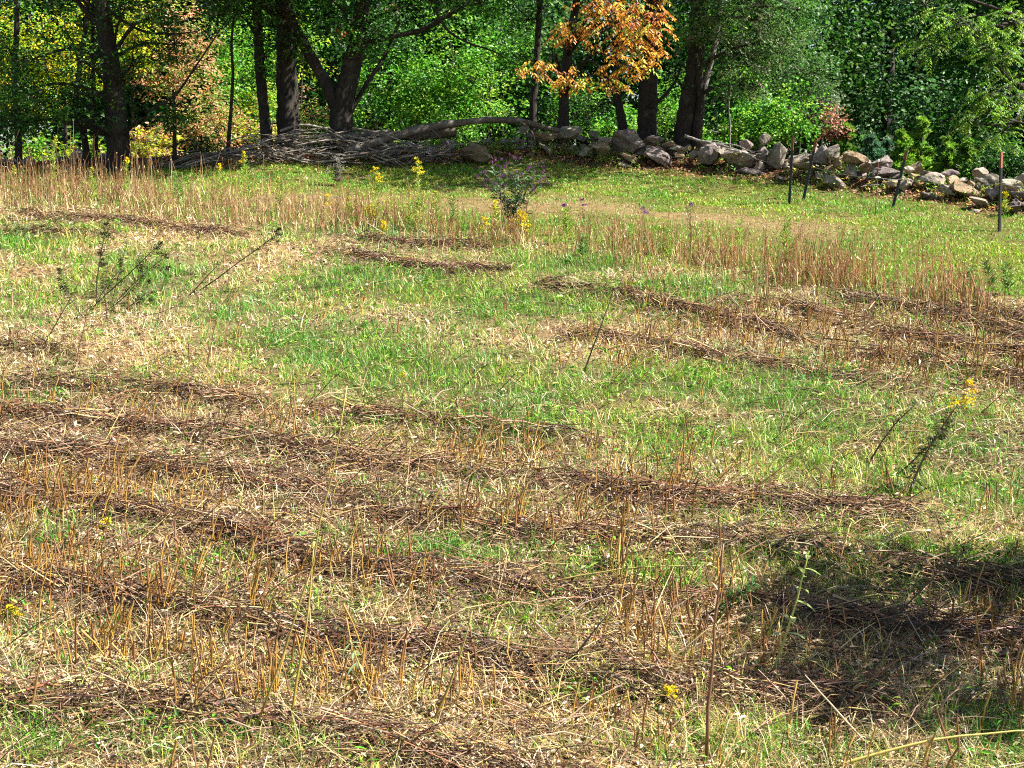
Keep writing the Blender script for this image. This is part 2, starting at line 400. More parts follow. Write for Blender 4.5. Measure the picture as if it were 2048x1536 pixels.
kind[lawn] = 6; kind[lawn & (r < .05+.5*sstep(.50, .68, fbm(X*.7, Y*.9, 61, 4)))] = 7; kind[lawn & (r2 < lpm*.95)] = 7; kind[lawn & (r2 < lpm*.35)] = 0
hue = fbm(X*.8, Y*.8, 55, 3)
SPEC = {  # blades, radius, height lo/hi, lean lo/hi, bend, width, palette
 1: (11, .10, .07, .19, .05, .95, .9, .0055, PG), 2: (11, .12, .06, .19, .4, 1.35, .8, .005, PS), 3: (13, .16, .08, .28, 1.2, 1.62, .4, .0055, PS), 4: (14, .10, .14, .32, .1, .8, .9, .005, PS),
 5: (10, .13, .06, .2, .8, 1.6, .5, .005, PB), 6: (13, .15, .04, .085, .1, 1.0, .8, .009, PL), 7: (10, .15, .02, .06, .6, 1.5, .6, .009, PLB), 8: (6, .08, .05, .12, .2, .9, .8, .006, PG)}
acc = {m: Acc() for m in ('grass', 'straw')}
def add_blades(a, V, Q, T, cc):
    n0 = a.n; a.V.append(V); a.F.setdefault(4, []).append(Q+n0); a.F.setdefault(3, []).append(T+n0); a.Cc.append(cc); a.n += len(V)
for k, (nb, rad, h0, h1, l0, l1, bd, w, pal) in SPEC.items():
    q = np.repeat(np.where(kind == k)[0], nb); n = len(q)
    if not n: continue
    th = RNG.random(n)*6.283; rr = rad*np.sqrt(RNG.random(n))*(1+.025*(Y[q]-10).clip(0))
    x = X[q]+rr*np.cos(th); y = Y[q]+rr*np.sin(th); B = np.column_stack([x, y, G(x, y)-.01])
    tv = 1+RNG.normal(0, .13, len(X)); th2 = hue[q][:, None]-.5
    hs = RNG.uniform(.75, 1.3, len(X))[q]*np.where(wm[q] > .4, .7, 1)
    col = pick(pal, n, .18 if k < 6 else .10)*tv[q][:, None]
    col = col*(1+th2*np.array([1.5, .5, .3])) if k in (1, 8, 6) else col*(1+th2*np.array([.25, .1, -.3]))
    ws = w*.86*RNG.uniform(.7, 1.25, n)*(1+.05*(y-8).clip(0))
    V, Q, T, cc = blades(B, th+RNG.normal(0, 1.1, n), RNG.uniform(h0, h1, n)*hs, RNG.uniform(l0, l1, n), RNG.uniform(.1, bd, n), ws, col*.9, col*1.1)
    add_blades(acc['grass' if k in (1, 6, 8) else 'straw'], V, Q, T, cc)
def bits(mask, nb, pal, L, Wd, key, zr=.015, fl=.35):      # curled leaf scraps
    q = np.repeat(np.where(mask)[0], nb); n = len(q); x = X[q]+RNG.normal(0, .09, n); y = Y[q]+RNG.normal(0, .09, n); f = 1+.03*(y-8).clip(0)
    V, T, c = leaves(np.column_stack([x, y, G(x, y)+.012+np.abs(RNG.normal(0, zr, n))]), RNG.normal(0, 1, (n, 3))*[1, 1, .35], RNG.normal(0, .5, (n, 3))+[0, 0, 1], RNG.uniform(*L, n)*f, RNG.uniform(*Wd, n)*f, pick(pal, n), fl); acc[key].add(V, T, c)
bits((kind == 3) | (kind == 2), 2, PB+[(.6, .47, .3, 6)], (.035, .08), (.012, .03), 'straw')
bits(kind == 8, 12, PG, (.04, .09), (.012, .026), 'grass', .05, .2)
bits(kind == 5, 3, PB, (.03, .07), (.01, .025), 'straw')
tag(obj('grass', acc['grass'].mesh('grass', M['grass'])), 'short green grass of the lawn and in patches over the mown field', 'grass', kind='stuff')
tag(obj('straw', acc['straw'].mesh('straw', M['straw'])), 'pale dry straw and leaf scraps covering the mown field', 'straw', kind='stuff')

# ------------------------------------------------------------------ windrows of cut stems
PW = [(.10, .05, .028, 4), (.20, .10, .048, 3.4), (.05, .03, .02, 2.2), (.32, .22, .14, 2.4), (.50, .35, .16, 1.6)]
def resample(P, step):
    s = np.concatenate([[0], np.cumsum(np.hypot(*np.diff(P, axis=0).T))]); q = np.arange(0, s[-1], step)
    return np.stack([np.interp(q, s, P[:, 0]), np.interp(q, s, P[:, 1])], 1), s[-1]
for P, (px, w, lab) in zip(WP, WINDROWS):
    Q, L = resample(P, .05)
    n = int(L*225*(w/.45))
    k = RNG.integers(0, len(Q)-1, n); tan = norm(Q[np.minimum(k+3, len(Q)-1)]-Q[np.maximum(k-3, 0)])
    dens = fbm(k*.05*.8, k*0.+3.3, 7+len(lab), 3)
    keep = RNG.random(n) < np.clip(2.7*dens-.5, .15, 1); k, tan = k[keep], tan[keep]; n = len(k)
    lat = RNG.normal(0, 1, n)*w*(.45+1.0*vn(k*.05*1.1, k*0.+.5, 31+len(lab)))*np.where(RNG.random(n) < .43, .21, .95) + (vn(k*.05*.7, k*0, 3)-.5)*.45
    c = Q[k] + np.stack([-tan[:, 1], tan[:, 0]], 1)*lat[:, None]
    az = np.arctan2(tan[:, 1], tan[:, 0]) + RNG.normal(0, .5, n)*np.where(np.abs(lat) > w*.5, 1.8, 1); Ls = RNG.uniform(.08, .55, n)*np.where(RNG.random(n) < .10, 2.0, 1)
    d = np.stack([np.cos(az), np.sin(az)], 1)*Ls[:, None]*.5
    hump = np.exp(-(lat/(w*.42))**2)
    pts = []
    zo = RNG.uniform(.0, 1, n)**1.3*(.02+.085*hump)
    tilt = RNG.normal(0, .11, n)*Ls
    sd_ = np.stack([-d[:, 1], d[:, 0]], 1)*RNG.normal(0, .09, n)[:, None]
    for f in (-1, 0, 1):
        xy = c + d*f + sd_*(1-abs(f)); pts.append(np.column_stack([xy, G(xy[:, 0], xy[:, 1]) + .004 + zo + f*tilt + .012*(1-abs(f))]))
    Pp = np.stack(pts, 1); R = np.repeat(RNG.gamma(5, .0007, n)[:, None]+.0008, 3, 1); R[:, 2] *= .6
    a = Acc(); V, Fq = tubes(Pp, R); a.add(V, Fq, np.repeat(pick(PW, n, .25), 9, 0))
    nl = int(n*1.3); kk = RNG.integers(0, n, nl); p = Pp[kk, 1] + RNG.normal(0, .05, (nl, 3))*[1, 1, .35]; p[:, 2] = np.maximum(p[:, 2], G(p[:, 0], p[:, 1])+.01)
    V, T, cc = leaves(p, RNG.normal(0, 1, (nl, 3))*[1, 1, .4], RNG.normal(0, .6, (nl, 3))+[0, 0, 1], RNG.uniform(.03, .075, nl), RNG.uniform(.008, .022, nl),
                      pick([(.09, .055, .035, 4), (.19, .12, .075, 2), (.055, .06, .028, 1.2), (.33, .25, .17, .8)], nl), .45); a.add(V, T, cc)
    o0 = np.array([Q[len(Q)//2, 0], Q[len(Q)//2, 1], 0]); o0[2] = gz(o0[0], o0[1])
    tag(obj('windrow', a.mesh('windrow', M['drystem'], off=o0), loc=o0), lab, 'windrow', 'rows of cut stems left by the mower', 'stuff')

# loose single stems strewn between the rows
n = 15000; X, Y = wedge(n, 6.5, 24, -.5); X = X[:n]; Y = Y[:n]; kp = (lawn_d(X, Y) < -.3) & (RNG.random(len(X)) < .12+.5*windrow_m(X, Y)+.5*BZ(X, Y)+.3*sstep(.5, .62, fbm(X*.5, Y*.9, 14)))
X, Y = X[kp], Y[kp]; n = len(X); az = RNG.normal(-.25, .8, n); Ls = RNG.uniform(.08, .6, n)
d = np.stack([np.cos(az), np.sin(az)], 1)*Ls[:, None]*.5; c = np.stack([X, Y], 1); bow = RNG.uniform(0, .06, n); tl = np.abs(RNG.normal(0, .10, n))*Ls; tl = np.where(RNG.random(n) < .11, RNG.uniform(.35, 1.0, n)*Ls, tl)
Pp = np.stack([np.column_stack([c+d*f, G(*(c+d*f).T)+.035+bow*(1-abs(f))+(f+1)*.5*tl]) for f in (-1, 0, 1)], 1)
V, Fq = tubes(Pp, np.repeat(RNG.uniform(.0024, .0055, n)[:, None], 3, 1)*[1, .9, .5]); a = Acc(); a.add(V, Fq, np.repeat(pick(PW+[(.45, .33, .13, 1.6), (.5, .4, .27, 1)], n, .2), 9, 0))
tag(obj('fallen_stems', a.mesh('fallen_stems', M['drystem'])), 'loose brown and straw-coloured stems strewn over the mown field', 'stems', kind='stuff')

# ------------------------------------------------------------------ standing stubble stalks
def stalk_mesh(k):
    h = RNG.uniform(.20, .34); b = RNG.normal(0, .03, 2); K = 4
    P = np.array([[b[0]*f*f + RNG.normal(0, .002), b[1]*f*f, -.03+(h+.03)*f] for f in np.linspace(0, 1, K)])
    V, Fq = tubes(P[None], (np.linspace(.0066, .0047, K)*RNG.uniform(.7, 1.2))[None], 5); V[-5:, 2] += np.array([0, .012, .02, .006, -.004])
    base = np.array([.44, .25, .035]) if k % 3 else np.array([.26, .12, .035]); top = np.array([.15, .065, .025]) if k % 3 != 1 else np.array([.38, .22, .06])
    col = np.repeat(np.linspace(0, 1, K), 5)[:, None]; col = base*(1-col**1.2)+top*col**1.2
    a = Acc(); a.add(V, Fq, col); a.add(V[-5:], np.array([[0, 1, 2, 3, 4]]), np.array([.36, .26, .14])); return a
SA = [stalk_mesh(k) for k in range(10)]
def stubble_points(n, y0, y1):
    X, Y = wedge(n, y0, y1, -.6, .8)
    g = greenness(X, Y); dens = fbm(X*.8, Y*1.1, 23, 3); u = X/Y
    k = (lawn_d(X, Y) < -.8)*(1-.8*g)*sstep(.38, .58, dens)
    far = sstep(13.5, 16, Y); k = k*(1-far*(1-.9*sstep(.02, .12, u)*(Y < 22)-.15*(Y < 20)))
    k = k*(1-.8*sstep(.1, .2, u)*(Y > 11.2)*(Y < 15.5))
    s = np.where(RNG.random(len(X)) < k)[0]; m = RNG.choice([1, 1, 1, 2, 2, 3], len(s)); s = np.repeat(s, m); return X[s]+RNG.normal(0, .05, len(s)), Y[s]+RNG.normal(0, .05, len(s))
X, Y = stubble_points(9000, 7.0, 24)
o_ = np.argsort(Y); X, Y = X[o_], Y[o_]
vis = np.abs(X)/Y < .358; vis &= Y > 8.35
near = np.where(vis)[0][:300]; rest = np.ones(len(X), bool); rest[near] = False
SM = [a.mesh('stubble_stalk', M['stem'], True) for a in SA]
ZZg = G(X, Y)
for q in near:
    o = obj('stubble_stalk', SM[int(RNG.integers(0, 10))], loc=(X[q], Y[q], ZZg[q])); s = RNG.uniform(.75, 1.3); o.scale = (s, s, RNG.uniform(.35, 1.3))
    o.rotation_euler = (RNG.normal(0, .15), RNG.normal(0, .15), RNG.random()*6.28)
    tag(o, 'short cut weed stalk standing upright in the nearest stubble', 'stalk', 'upright cut stalks in the nearest stubble')
a = Acc()
for q in np.where(rest)[0]:
    A = SA[int(RNG.integers(0, 10))]; s = RNG.uniform(.8, 1.3)*(1+.02*max(0, Y[q]-12)); V = A.V[0]*[s, s, RNG.uniform(.3, 1.15)]
    lx, ly = RNG.normal(0, .16, 2); V = V + np.outer(V[:, 2], [lx, ly, 0]); a.add(V+[X[q], Y[q], ZZg[q]], A.F[4][0], A.Cc[0])
tag(obj('stubble', a.mesh('stubble', M['stem'], True)), 'upright brown cut weed stalks farther off across the mown field', 'stubble', kind='stuff')

# ------------------------------------------------------------------ strip of dry standing weeds
Q, L = resample(STRIP, .02)
n = 10500; k = RNG.integers(0, len(Q), n)
wid = np.interp(Q[k, 0], [-9, -3, 2, 6], [.75, .75, .6, .55])
lat = RNG.normal(0, 1, n)*wid; c = Q[k]+np.stack([np.zeros(n), lat], 1)
clump = fbm(c[:, 0]*1.6, c[:, 1]*1.6, 71, 3); uu = c[:, 0]/c[:, 1]
kp = RNG.random(n) < sstep(.36, .58, clump)*.9+.08; kp &= ~((np.abs(uu+.06) < .10) & (RNG.random(n) < .3))
c = c[kp]; n = len(c); uu = uu[kp]
h = RNG.gamma(5, .10, n)*np.interp(uu, [-.36, -.2, -.05, .1, .25, .3], [.95, .9, .72, .8, .95, .8])
az = RNG.random(n)*6.283; ln = np.abs(RNG.normal(0, .19, n)); d = np.stack([np.cos(az), np.sin(az)], 1)*(np.sin(ln)*h)[:, None]
z0 = G(c[:, 0], c[:, 1])
Pp = np.stack([np.column_stack([c+d*f*f, z0-.02+(h+.02)*f]) for f in (0, .5, 1)], 1)
V, Fq = tubes(Pp, np.repeat(RNG.uniform(.0026, .0055, n)[:, None], 3, 1)*[1, .85, .5]); a = Acc()
pal = [(.36, .20, .095, 3), (.50, .35, .17, 3), (.24, .12, .06, 2.4), (.66, .53, .30, 2.4)]
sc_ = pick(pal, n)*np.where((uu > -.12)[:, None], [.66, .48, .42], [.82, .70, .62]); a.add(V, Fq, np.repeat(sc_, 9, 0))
m_ = RNG.random(n) < .75; B = np.column_stack([c, z0])[m_]; nb = len(B)
V, Q4, T, cc = blades(B+RNG.normal(0, .05, (nb, 3))*[1, 1, 0], RNG.random(nb)*6.283, RNG.uniform(.2, .5, nb), RNG.uniform(.05, .6, nb), RNG.uniform(.1, .9, nb), RNG.uniform(.006, .011, nb), pick([(.62, .50, .30, 2.4), (.40, .44, .10, 2.4), (.18, .36, .04, 3), (.5, .35, .2, 1.4)], nb))
n0 = a.n; a.V.append(V); a.F[4].append(Q4+n0); a.F.setdefault(3, []).append(T+n0); a.Cc.append(cc); a.n += len(V)
kk = np.where(RNG.random(n) < .25)[0]; p = Pp[kk, 2]; nl = len(kk)
V, T, cc = leaves(p, norm(RNG.normal(0, .5, (nl, 3))+[0, 0, 1]), RNG.normal(0, 1, (nl, 3)), RNG.uniform(.04, .09, nl), RNG.uniform(.01, .02, nl), pick(pal, nl)); a.add(V, T, cc)
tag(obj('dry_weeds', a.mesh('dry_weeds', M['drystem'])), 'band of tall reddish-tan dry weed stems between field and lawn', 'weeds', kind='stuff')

# ------------------------------------------------------------------ fallen leaves on the bank and lawn
n = 9000; k0 = RNG.uniform(WALL[:, 0].min(), WALL[:, 0].max(), n); o_ = np.argsort(WALL[:, 0]); yl = np.interp(k0, WALL[o_, 0], WALL[o_, 1])
off = np.where(RNG.random(n) < .93, RNG.normal(-.2, .40, n), -np.abs(RNG.normal(0, 2.2, n))); Yl = yl+off
P3 = np.column_stack([k0, Yl, G(k0, Yl)+.02])
V, T, cc = leaves(P3, RNG.normal(0, 1, (n, 3))*[1, 1, .35], RNG.normal(0, .6, (n, 3))+[0, 0, 1], RNG.uniform(.05, .11, n), RNG.uniform(.03, .06, n),
                  pick([(.42, .20, .09, 4), (.30, .15, .085, 3), (.55, .36, .2, 2.2), (.55, .42, .07, .7), (.2, .12, .08, 2)], n), .35)
tag(obj('fallen_leaves', mesh_from('fallen_leaves', V, T, cc, M['leaf'])), 'reddish brown fallen leaves on the bank in front of the stones', 'leaves', kind='stuff')

# weeds growing among the stones
n = 110; kx = RNG.uniform(-1, WALL[:, 0].max(), n); yl = np.interp(kx, WALL[o_, 0], WALL[o_, 1])+RNG.normal(-.15, .3, n); m = 26; kx2 = np.repeat(kx, m)+RNG.normal(0, .10, n*m); yl2 = np.repeat(yl, m)+RNG.normal(0, .08, n*m)
P3 = np.column_stack([kx2, yl2, G(kx2, yl2)+np.abs(RNG.normal(0, .13, n*m))])
V, T, cc = leaves(P3, RNG.normal(0, 1, (n*m, 3))+[0, 0, .7], RNG.normal(0, .6, (n*m, 3))+[0, -.3, 1], RNG.uniform(.05, .12, n*m), RNG.uniform(.02, .045, n*m), pick([(.14, .30, .03, 3), (.26, .38, .05, 2), (.5, .42, .06, .7), (.3, .2, .1, 1)], n*m), .2)
tag(obj('bank_weeds', mesh_from('bank_weeds', V, T, cc, M['leaf'])), 'small green weeds growing along the foot of the stone wall', 'weeds', kind='stuff')

# ------------------------------------------------------------------ stone wall
import bmesh
def stone_mesh(rx, ry, rz, seed, mt):
    rg = np.random.default_rng(seed); bm = bmesh.new(); bmesh.ops.create_icosphere(bm, subdivisions=3, radius=1)
    V = np.array([v.co[:] for v in bm.verts])
    for k in range(12):
        nn = norm(rg.normal(0, 1, 3)*[1, 1, .8]); dd = rg.uniform(.34, .74); s = V@nn; V = V - np.outer(np.clip(s-dd, 0, None), nn)*.95
    off = rg.uniform(0, 50, 3)
    f = 1 + .06*np.sin(V@rg.normal(0, 3.1, 3)+off[0]) + .06*np.sin(V@rg.normal(0, 6.5, 3)+off[1]) + .045*np.sin(V@rg.normal(0, 11, 3)+off[2]) + rg.normal(0, .014, len(V))
    V = V*f[:, None]; V = V/np.abs(V).max(0)*[rx, ry, rz]
    for v, c in zip(bm.verts, V): v.co = c
    me = bpy.data.meshes.new('stone'); bm.to_mesh(me); bm.free(); me.materials.append(mt); return me
# photo: centre u,v, width, height, tilt (deg, + = right end down), tone, extra distance
ST = [(948,304,70,46,0,'t',-.75),(1085,272,62,22,8,'t',.25),(1096,300,46,14,38,'g',-.1),(1045,262,22,20,0,'g',.3),(1150,262,56,30,0,'g',.35),(1125,268,40,30,10,'g',.3),
 (1190,272,24,24,0,'p',.3),(1212,282,30,22,10,'g',.1),(1258,290,66,58,5,'p',.15),(1205,300,40,30,10,'t',-.1),(1175,305,30,24,20,'g',-.1),(1260,318,60,16,25,'t',-.35),(1248,332,34,18,0,'g',-.5),
 (1308,277,32,16,5,'p',.2),(1337,286,20,13,-15,'t',.1),(1318,312,62,24,28,'p',-.2),(1358,296,34,12,5,'g',.1),(1392,310,24,22,-30,'g',-.1),(1420,310,42,46,25,'p',-.05),(1410,288,22,14,0,'p',.3),
 (1476,312,88,40,14,'g',0),(1500,342,54,18,15,'p',-.3),(1528,283,30,26,-20,'g',.25),(1556,308,36,54,0,'g',.1),(1525,312,28,32,0,'p',.2),(1490,290,30,20,0,'p',.35),(1520,335,26,26,20,'g',-.1),
 (1600,318,48,26,10,'g',.25),(1622,335,78,14,12,'t',0),(1648,315,36,42,20,'p',.2),(1665,308,18,26,0,'p',.3),(1668,300,32,36,8,'g',.3),(1715,322,66,28,15,'t',.35),(1672,365,58,28,30,'g',-.35),
 (1700,345,34,24,10,'g',.1),(1765,330,44,34,0,'p',.4),(1775,345,52,18,8,'p',.1),(1790,368,46,16,5,'t',-.15),(1740,372,56,12,0,'g',-.2),(1806,372,34,30,15,'g',-.1),(1832,335,30,22,-35,'t',.4),
 (1862,358,62,26,15,'g',.2),(1900,345,52,16,-5,'p',.6),(1925,378,78,26,14,'t',-.05),(1895,383,38,20,20,'g',-.25),(1858,395,40,14,30,'p',-.35),(1958,345,34,22,-10,'g',.5),(1975,360,46,26,12,'g',.3),
 (1962,405,46,20,12,'g',-.3),(2028,416,28,32,0,'p',-.45),(1985,385,30,30,0,'p',.05),(2020,378,60,34,5,'g',.2),(2045,395,50,30,0,'p',.05),(2075,400,60,40,0,'g',0),(2060,360,50,28,-8,'g',.5),
 (1950,425,30,12,10,'g',-.6),(2110,420,60,40,0,'t',-.1),(2150,400,70,36,0,'g',.2),(1817,340,24,14,0,'g',.2),(1838,405,26,12,20,'g',-.4),(1760,352,24,12,0,'p',0),(1640,352,26,12,0,'g',-.25),
 (1440,345,18,7,0,'p',-.4),(1562,356,22,8,30,'p',-.5),(1360,312,22,10,0,'t',-.3),(860,300,34,22,0,'p',.1),(820,290,26,18,0,'p',.2),(890,290,30,24,0,'p',.3),(1000,308,30,20,0,'t',-.1),(1010,285,40,16,4,'g',.2),
 (1060,312,20,12,0,'t',-.3),(975,282,30,16,0,'p',.3),(735,292,30,18,0,'p',.3),(560,300,32,18,0,'g',.05),(620,300,28,16,0,'g',0),(590,296,24,22,10,'g',.1),(540,302,26,22,0,'t',.0),(520,312,24,14,0,'g',-.2),
 (660,306,30,12,0,'t',-.1),(480,314,26,14,0,'g',0),(300,322,30,24,0,'p',.2),(160,312,34,30,10,'g',.4),(110,322,26,18,0,'p',.3),(330,328,28,16,0,'p',0),(420,322,26,14,0,'p',.1),(60,322,30,20,0,'g',.3),(205,318,26,20,0,'p',.3)]
wroot_p = plane_hit(1350, 335); wroot_p[2] = gz(wroot_p[0], wroot_p[1])
wall = empty('stone_wall', wroot_p, 'tumbled dry stone wall of grey boulders along the edge of the lawn', 'stone wall')
TM = {'t': M['rock_tan'], 'g': M['rock_grey'], 'p': M['rock_purple']}
o_ = np.argsort(WALL[:, 0])
def wall_y(u, v):
    y = 32.0
    for _ in range(5): x = at(u, v, y)[0]; y = float(np.interp(x, WALL[o_, 0], WALL[o_, 1]))
    return y
def put_stone(u, v, w, h, rot, tone, dy, seed):
    Y = wall_y(u, v)+dy; p = at(u, v, Y); k = Y/F*.5*float(np.interp(u, [1200, 1450, 2048], [1.05, 1.14, 1.18]))
    me = stone_mesh(w*k, (w*.45+h*.6)*k, h*k, seed, TM[tone])
    o = obj('stone', me, wall); o.location = Vector(p)-Vector(wroot_p); o.rotation_euler = (0, math.radians(rot), RNG.normal(0, .12)); return o
for i, s in enumerate(ST): put_stone(*s, 100+i)
# smaller fill stones inside the wall so that no gap shows through
TOPU = [350, 520, 850, 1050, 1150, 1250, 1330, 1420, 1550, 1620, 1700, 1780, 1850, 1950, 2048, 2200]; TOPV = [322, 300, 292, 272, 270, 276, 288, 302, 300, 305, 315, 330, 348, 355, 368, 385]
BOTU = [350, 800, 1100, 1200, 1350, 1450, 1560, 1700, 1800, 1900, 2048, 2200]; BOTV = [326, 318, 318, 330, 336, 346, 352, 376, 396, 405, 425, 445]
fill = [stone_mesh(1, 1, 1, 900+k, TM['gpt'[k % 3]]) for k in range(12)]
for k in range(330):
    u = RNG.uniform(1000, 2180) if k > 25 else RNG.uniform(0, 1000)
    top = np.interp(u, TOPU, TOPV); bot = np.interp(u, BOTU, BOTV); v = RNG.uniform(top, bot)
    Y = wall_y(u, v)+.28+RNG.uniform(-.1, .45)*(1 if v < (top+bot)/2 else .4); p = at(u, v, Y); w = RNG.uniform(13, 36); q = Y/F*.5
    o = obj('stone', fill[k % 12], wall); o.location = Vector(p)-Vector(wroot_p); o.scale = (w*q, w*.8*q, w*RNG.uniform(.45, .8)*q); o.rotation_euler = (RNG.normal(0, .2), RNG.normal(0, .3), RNG.random()*6.28)

# ------------------------------------------------------------------ fallen limbs and brush pile
def smooth_path(P, K):
    P = np.asarray(P, float); s = np.linspace(0, len(P)-1, K); out = []
    for q in s:
        i = min(int(q), len(P)-2); f = q-i; p0 = P[max(i-1, 0)]; p1 = P[i]; p2 = P[i+1]; p3 = P[min(i+2, len(P)-1)]
        out.append(.5*((2*p1)+(-p0+p2)*f+(2*p0-5*p1+4*p2-p3)*f*f+(-p0+3*p1-3*p2+p3)*f**3))
    return np.array(out)
def limb_mesh(name, P, r0, r1, mt, K=24, ns=8, wob=.12, off=(0, 0, 0), flare=0):
    Q = smooth_path(P, K); f = np.linspace(0, 1, K); R = r0+(r1-r0)*f + flare*r0*np.exp(-f*K*.55)
    Q = Q + RNG.normal(0, wob*.12*r0, Q.shape)
    V, Fq = tubes(Q[None], R[None], ns)
    V = V + (V-np.repeat(Q, ns, 0))*RNG.normal(0, wob, (len(V), 1))
    return mesh_from(name, V-np.asarray(off), [Fq, tube_caps(1, K, ns)], None, mt, True)
def px_path(pts, Y):
    if np.isscalar(Y): Y = [Y]*len(pts)
    return np.array([at(u, v, y) for (u, v), y in zip(pts, Y)])
def single_limb(name, pts, Y, r0, r1, mt, label, cat, forks=()):
    P = px_path(pts, Y); o = empty(name, P[0], label, cat)
    obj('limb', limb_mesh('limb', P, r0, r1, M[mt], off=P[0]), o)
    for fp, fy, fr in forks: obj('twig', limb_mesh('twig', px_path(fp, fy), fr, fr*.35, M[mt], 12, 5, off=P[0]), o)
    return o
single_limb('fallen_limb', [(690,305),(740,290),(790,272),(840,260),(900,248),(985,240),(1040,242),(1085,254),(1118,262)], [33.4,33.5,33.6,33.7,33.8,33.9,34,34.1,34.2], .115, .055, 'deadwood_dark', 'long arched fallen limb lying over the wall beside the tan boulder', 'fallen limb',
            [([(860,256),(880,275),(890,292)], 33.7, .03), ([(1040,242),(1062,262),(1070,280)], 33.9, .03)])
single_limb('fallen_limb', [(655,283),(700,272),(760,268),(830,272),(912,262)], [34.1]*5, .06, .12, 'deadwood_dark', 'straight dark fallen limb under the arched one', 'fallen limb')
single_limb('fallen_limb', [(560,262),(600,250),(640,255),(670,268),(705,288)], [33.7]*5, .028, .02, 'deadwood', 'thin pale limb bowed over the brush pile by the forked tree', 'fallen limb')
single_limb('bare_branch', [(1370,272),(1400,282),(1440,290),(1480,302),(1512,317)], [32.9,32.6,32.3,31.9,31.6], .04, .012, 'bark_pale', 'bleached bare branch lying across the large grey boulder', 'fallen branch',
            [([(1425,287),(1470,290),(1500,302),(1527,302)], [32.4,32.1,31.8,31.6], .018), ([(1450,293),(1478,312),(1510,318),(1532,324)], [32.2,31.9,31.6,31.4], .016), ([(1500,304),(1522,308),(1526,300)], 31.7, .01), ([(1405,283),(1430,281),(1450,287)], 32.4, .012)])
bp = plane_hit(600, 318); bp[2] = gz(bp[0], bp[1])
brush = empty('brush_pile', bp, 'brush pile of grey dead branches heaped against the wall below the forked tree', 'brush pile')
for k in range(190):
    u = RNG.uniform(370, 830); prof = np.interp(u, [360, 480, 560, 650, 740, 830], [322, 292, 272, 272, 276, 288]); v = RNG.uniform(prof, np.interp(u, [360, 800], [332, 322]))
    Y = 33.1 + (330-v)/60*.9 + RNG.uniform(-.25, .25); p = at(u, v, Y); L = RNG.uniform(.35, 1.5) if k > 30 else RNG.uniform(1.4, 3.0)
    az = RNG.normal(0, .35) + (math.pi if RNG.random() < .5 else 0); el = RNG.normal(.05 if u < 550 else -.05, .22)
    if u < 520: el = RNG.normal(.22, .12); az = RNG.normal(0, .25)
    d = np.array([math.cos(az)*math.cos(el), math.sin(az)*math.cos(el), math.sin(el)*(1 if math.cos(az) > 0 else -1)]); bow = np.array([0, RNG.normal(0, .06), RNG.normal(.03, .06)])*L
    P = np.array([p-d*L*.5, p-d*L*.17+bow, p+d*L*.17+bow*1.1, p+d*L*.5])
    zz = G(P[:, 0], P[:, 1]); P[:, 2] = np.maximum(P[:, 2], zz+.02)
    r0 = RNG.uniform(.008, .02) if k > 30 else RNG.uniform(.015, .035)
    obj('branch', limb_mesh('branch', P, r0, r0*.4, M['deadwood' if RNG.random() < .62 else 'deadwood_dark'], 7, 5, .1, bp), brush)
# brush lying in front of the tan boulder
bp2 = plane_hit(880, 318); bp2[2] = gz(bp2[0], bp2[1])
brush2 = empty('brush_pile', bp2, 'small heap of thin dark sticks slanting against the tan boulder', 'brush pile')
for k in range(38):
    u = RNG.uniform(790, 920); v = RNG.uniform(286, 316); Y = 33.2+RNG.uniform(-.2, .4); p = at(u, v, Y); L = RNG.uniform(.4, 1.3); az = RNG.normal(0, .3); el = RNG.normal(.35 if u < 900 else .05, .15)
    d = np.array([math.cos(az)*math.cos(el), math.sin(az), math.sin(el)]); P = np.array([p-d*L*.5, p, p+d*L*.5]); P[1, 2] += .03; P[:, 2] = np.maximum(P[:, 2], G(P[:, 0], P[:, 1])+.02)
    obj('branch', limb_mesh('branch', P, RNG.uniform(.007, .016), .004, M['deadwood_dark' if RNG.random() < .6 else 'deadwood'], 6, 5, .1, bp2), brush2)

# ------------------------------------------------------------------ trees
def crown_leaves(a, E, dens, L, Wd, pal, droop=.2, per=12, spread=.13, gap=.42, up=.75, jit=.16, order=2.6):
    """E: world ellipsoids (centre, radii). Leaves sit in twig clusters; noise opens gaps."""
    tw = []
    for c, r in E:
        area = 4*math.pi*((r[0]*r[1])**1.6/3+(r[0]*r[2])**1.6/3+(r[1]*r[2])**1.6/3)**(1/1.6)
        n = max(6, int(area*dens)); d = norm(RNG.normal(0, 1, (n, 3))); rad = RNG.random(n)**(1/order)
        p = c + d*rad[:, None]*r*(1+.18*np.sin(d@np.array([3.1, 4.3, 2.7])*2.2+c[0])[:, None])
        q = vn(p[:, 0]*1.3+p[:, 1]*.7, p[:, 2]*1.5+p[:, 1]*.4, 19)*.6+vn(p[:, 0]*2.9, p[:, 2]*3.1+p[:, 1], 29)*.4
        k = q > gap*RNG.uniform(.75, 1.15, n); tw.append((p[k], d[k]))
    P = np.concatenate([x[0] for x in tw]); D = np.concatenate([x[1] for x in tw]); n = len(P)
    base = pick(pal, n, jit)
    p = np.repeat(P, per, 0) + RNG.normal(0, spread, (n*per, 3))*[1, 1, .6]; d = np.repeat(D, per, 0)
    dirr = norm(RNG.normal(0, 1, p.shape)*[1, 1, .35] + d*.5 - [0, 0, droop]); nn = norm(RNG.normal(0, .5, p.shape) + d*.5 + [0, 0, up*.8])
    V, T, cc = leaves(p, dirr, nn, RNG.uniform(.7, 1.25, n*per)*L, RNG.uniform(.7, 1.25, n*per)*Wd, np.repeat(base, per, 0)*(1+RNG.normal(0, .12, (n*per, 1))))
    a.add(V, T, cc); return P
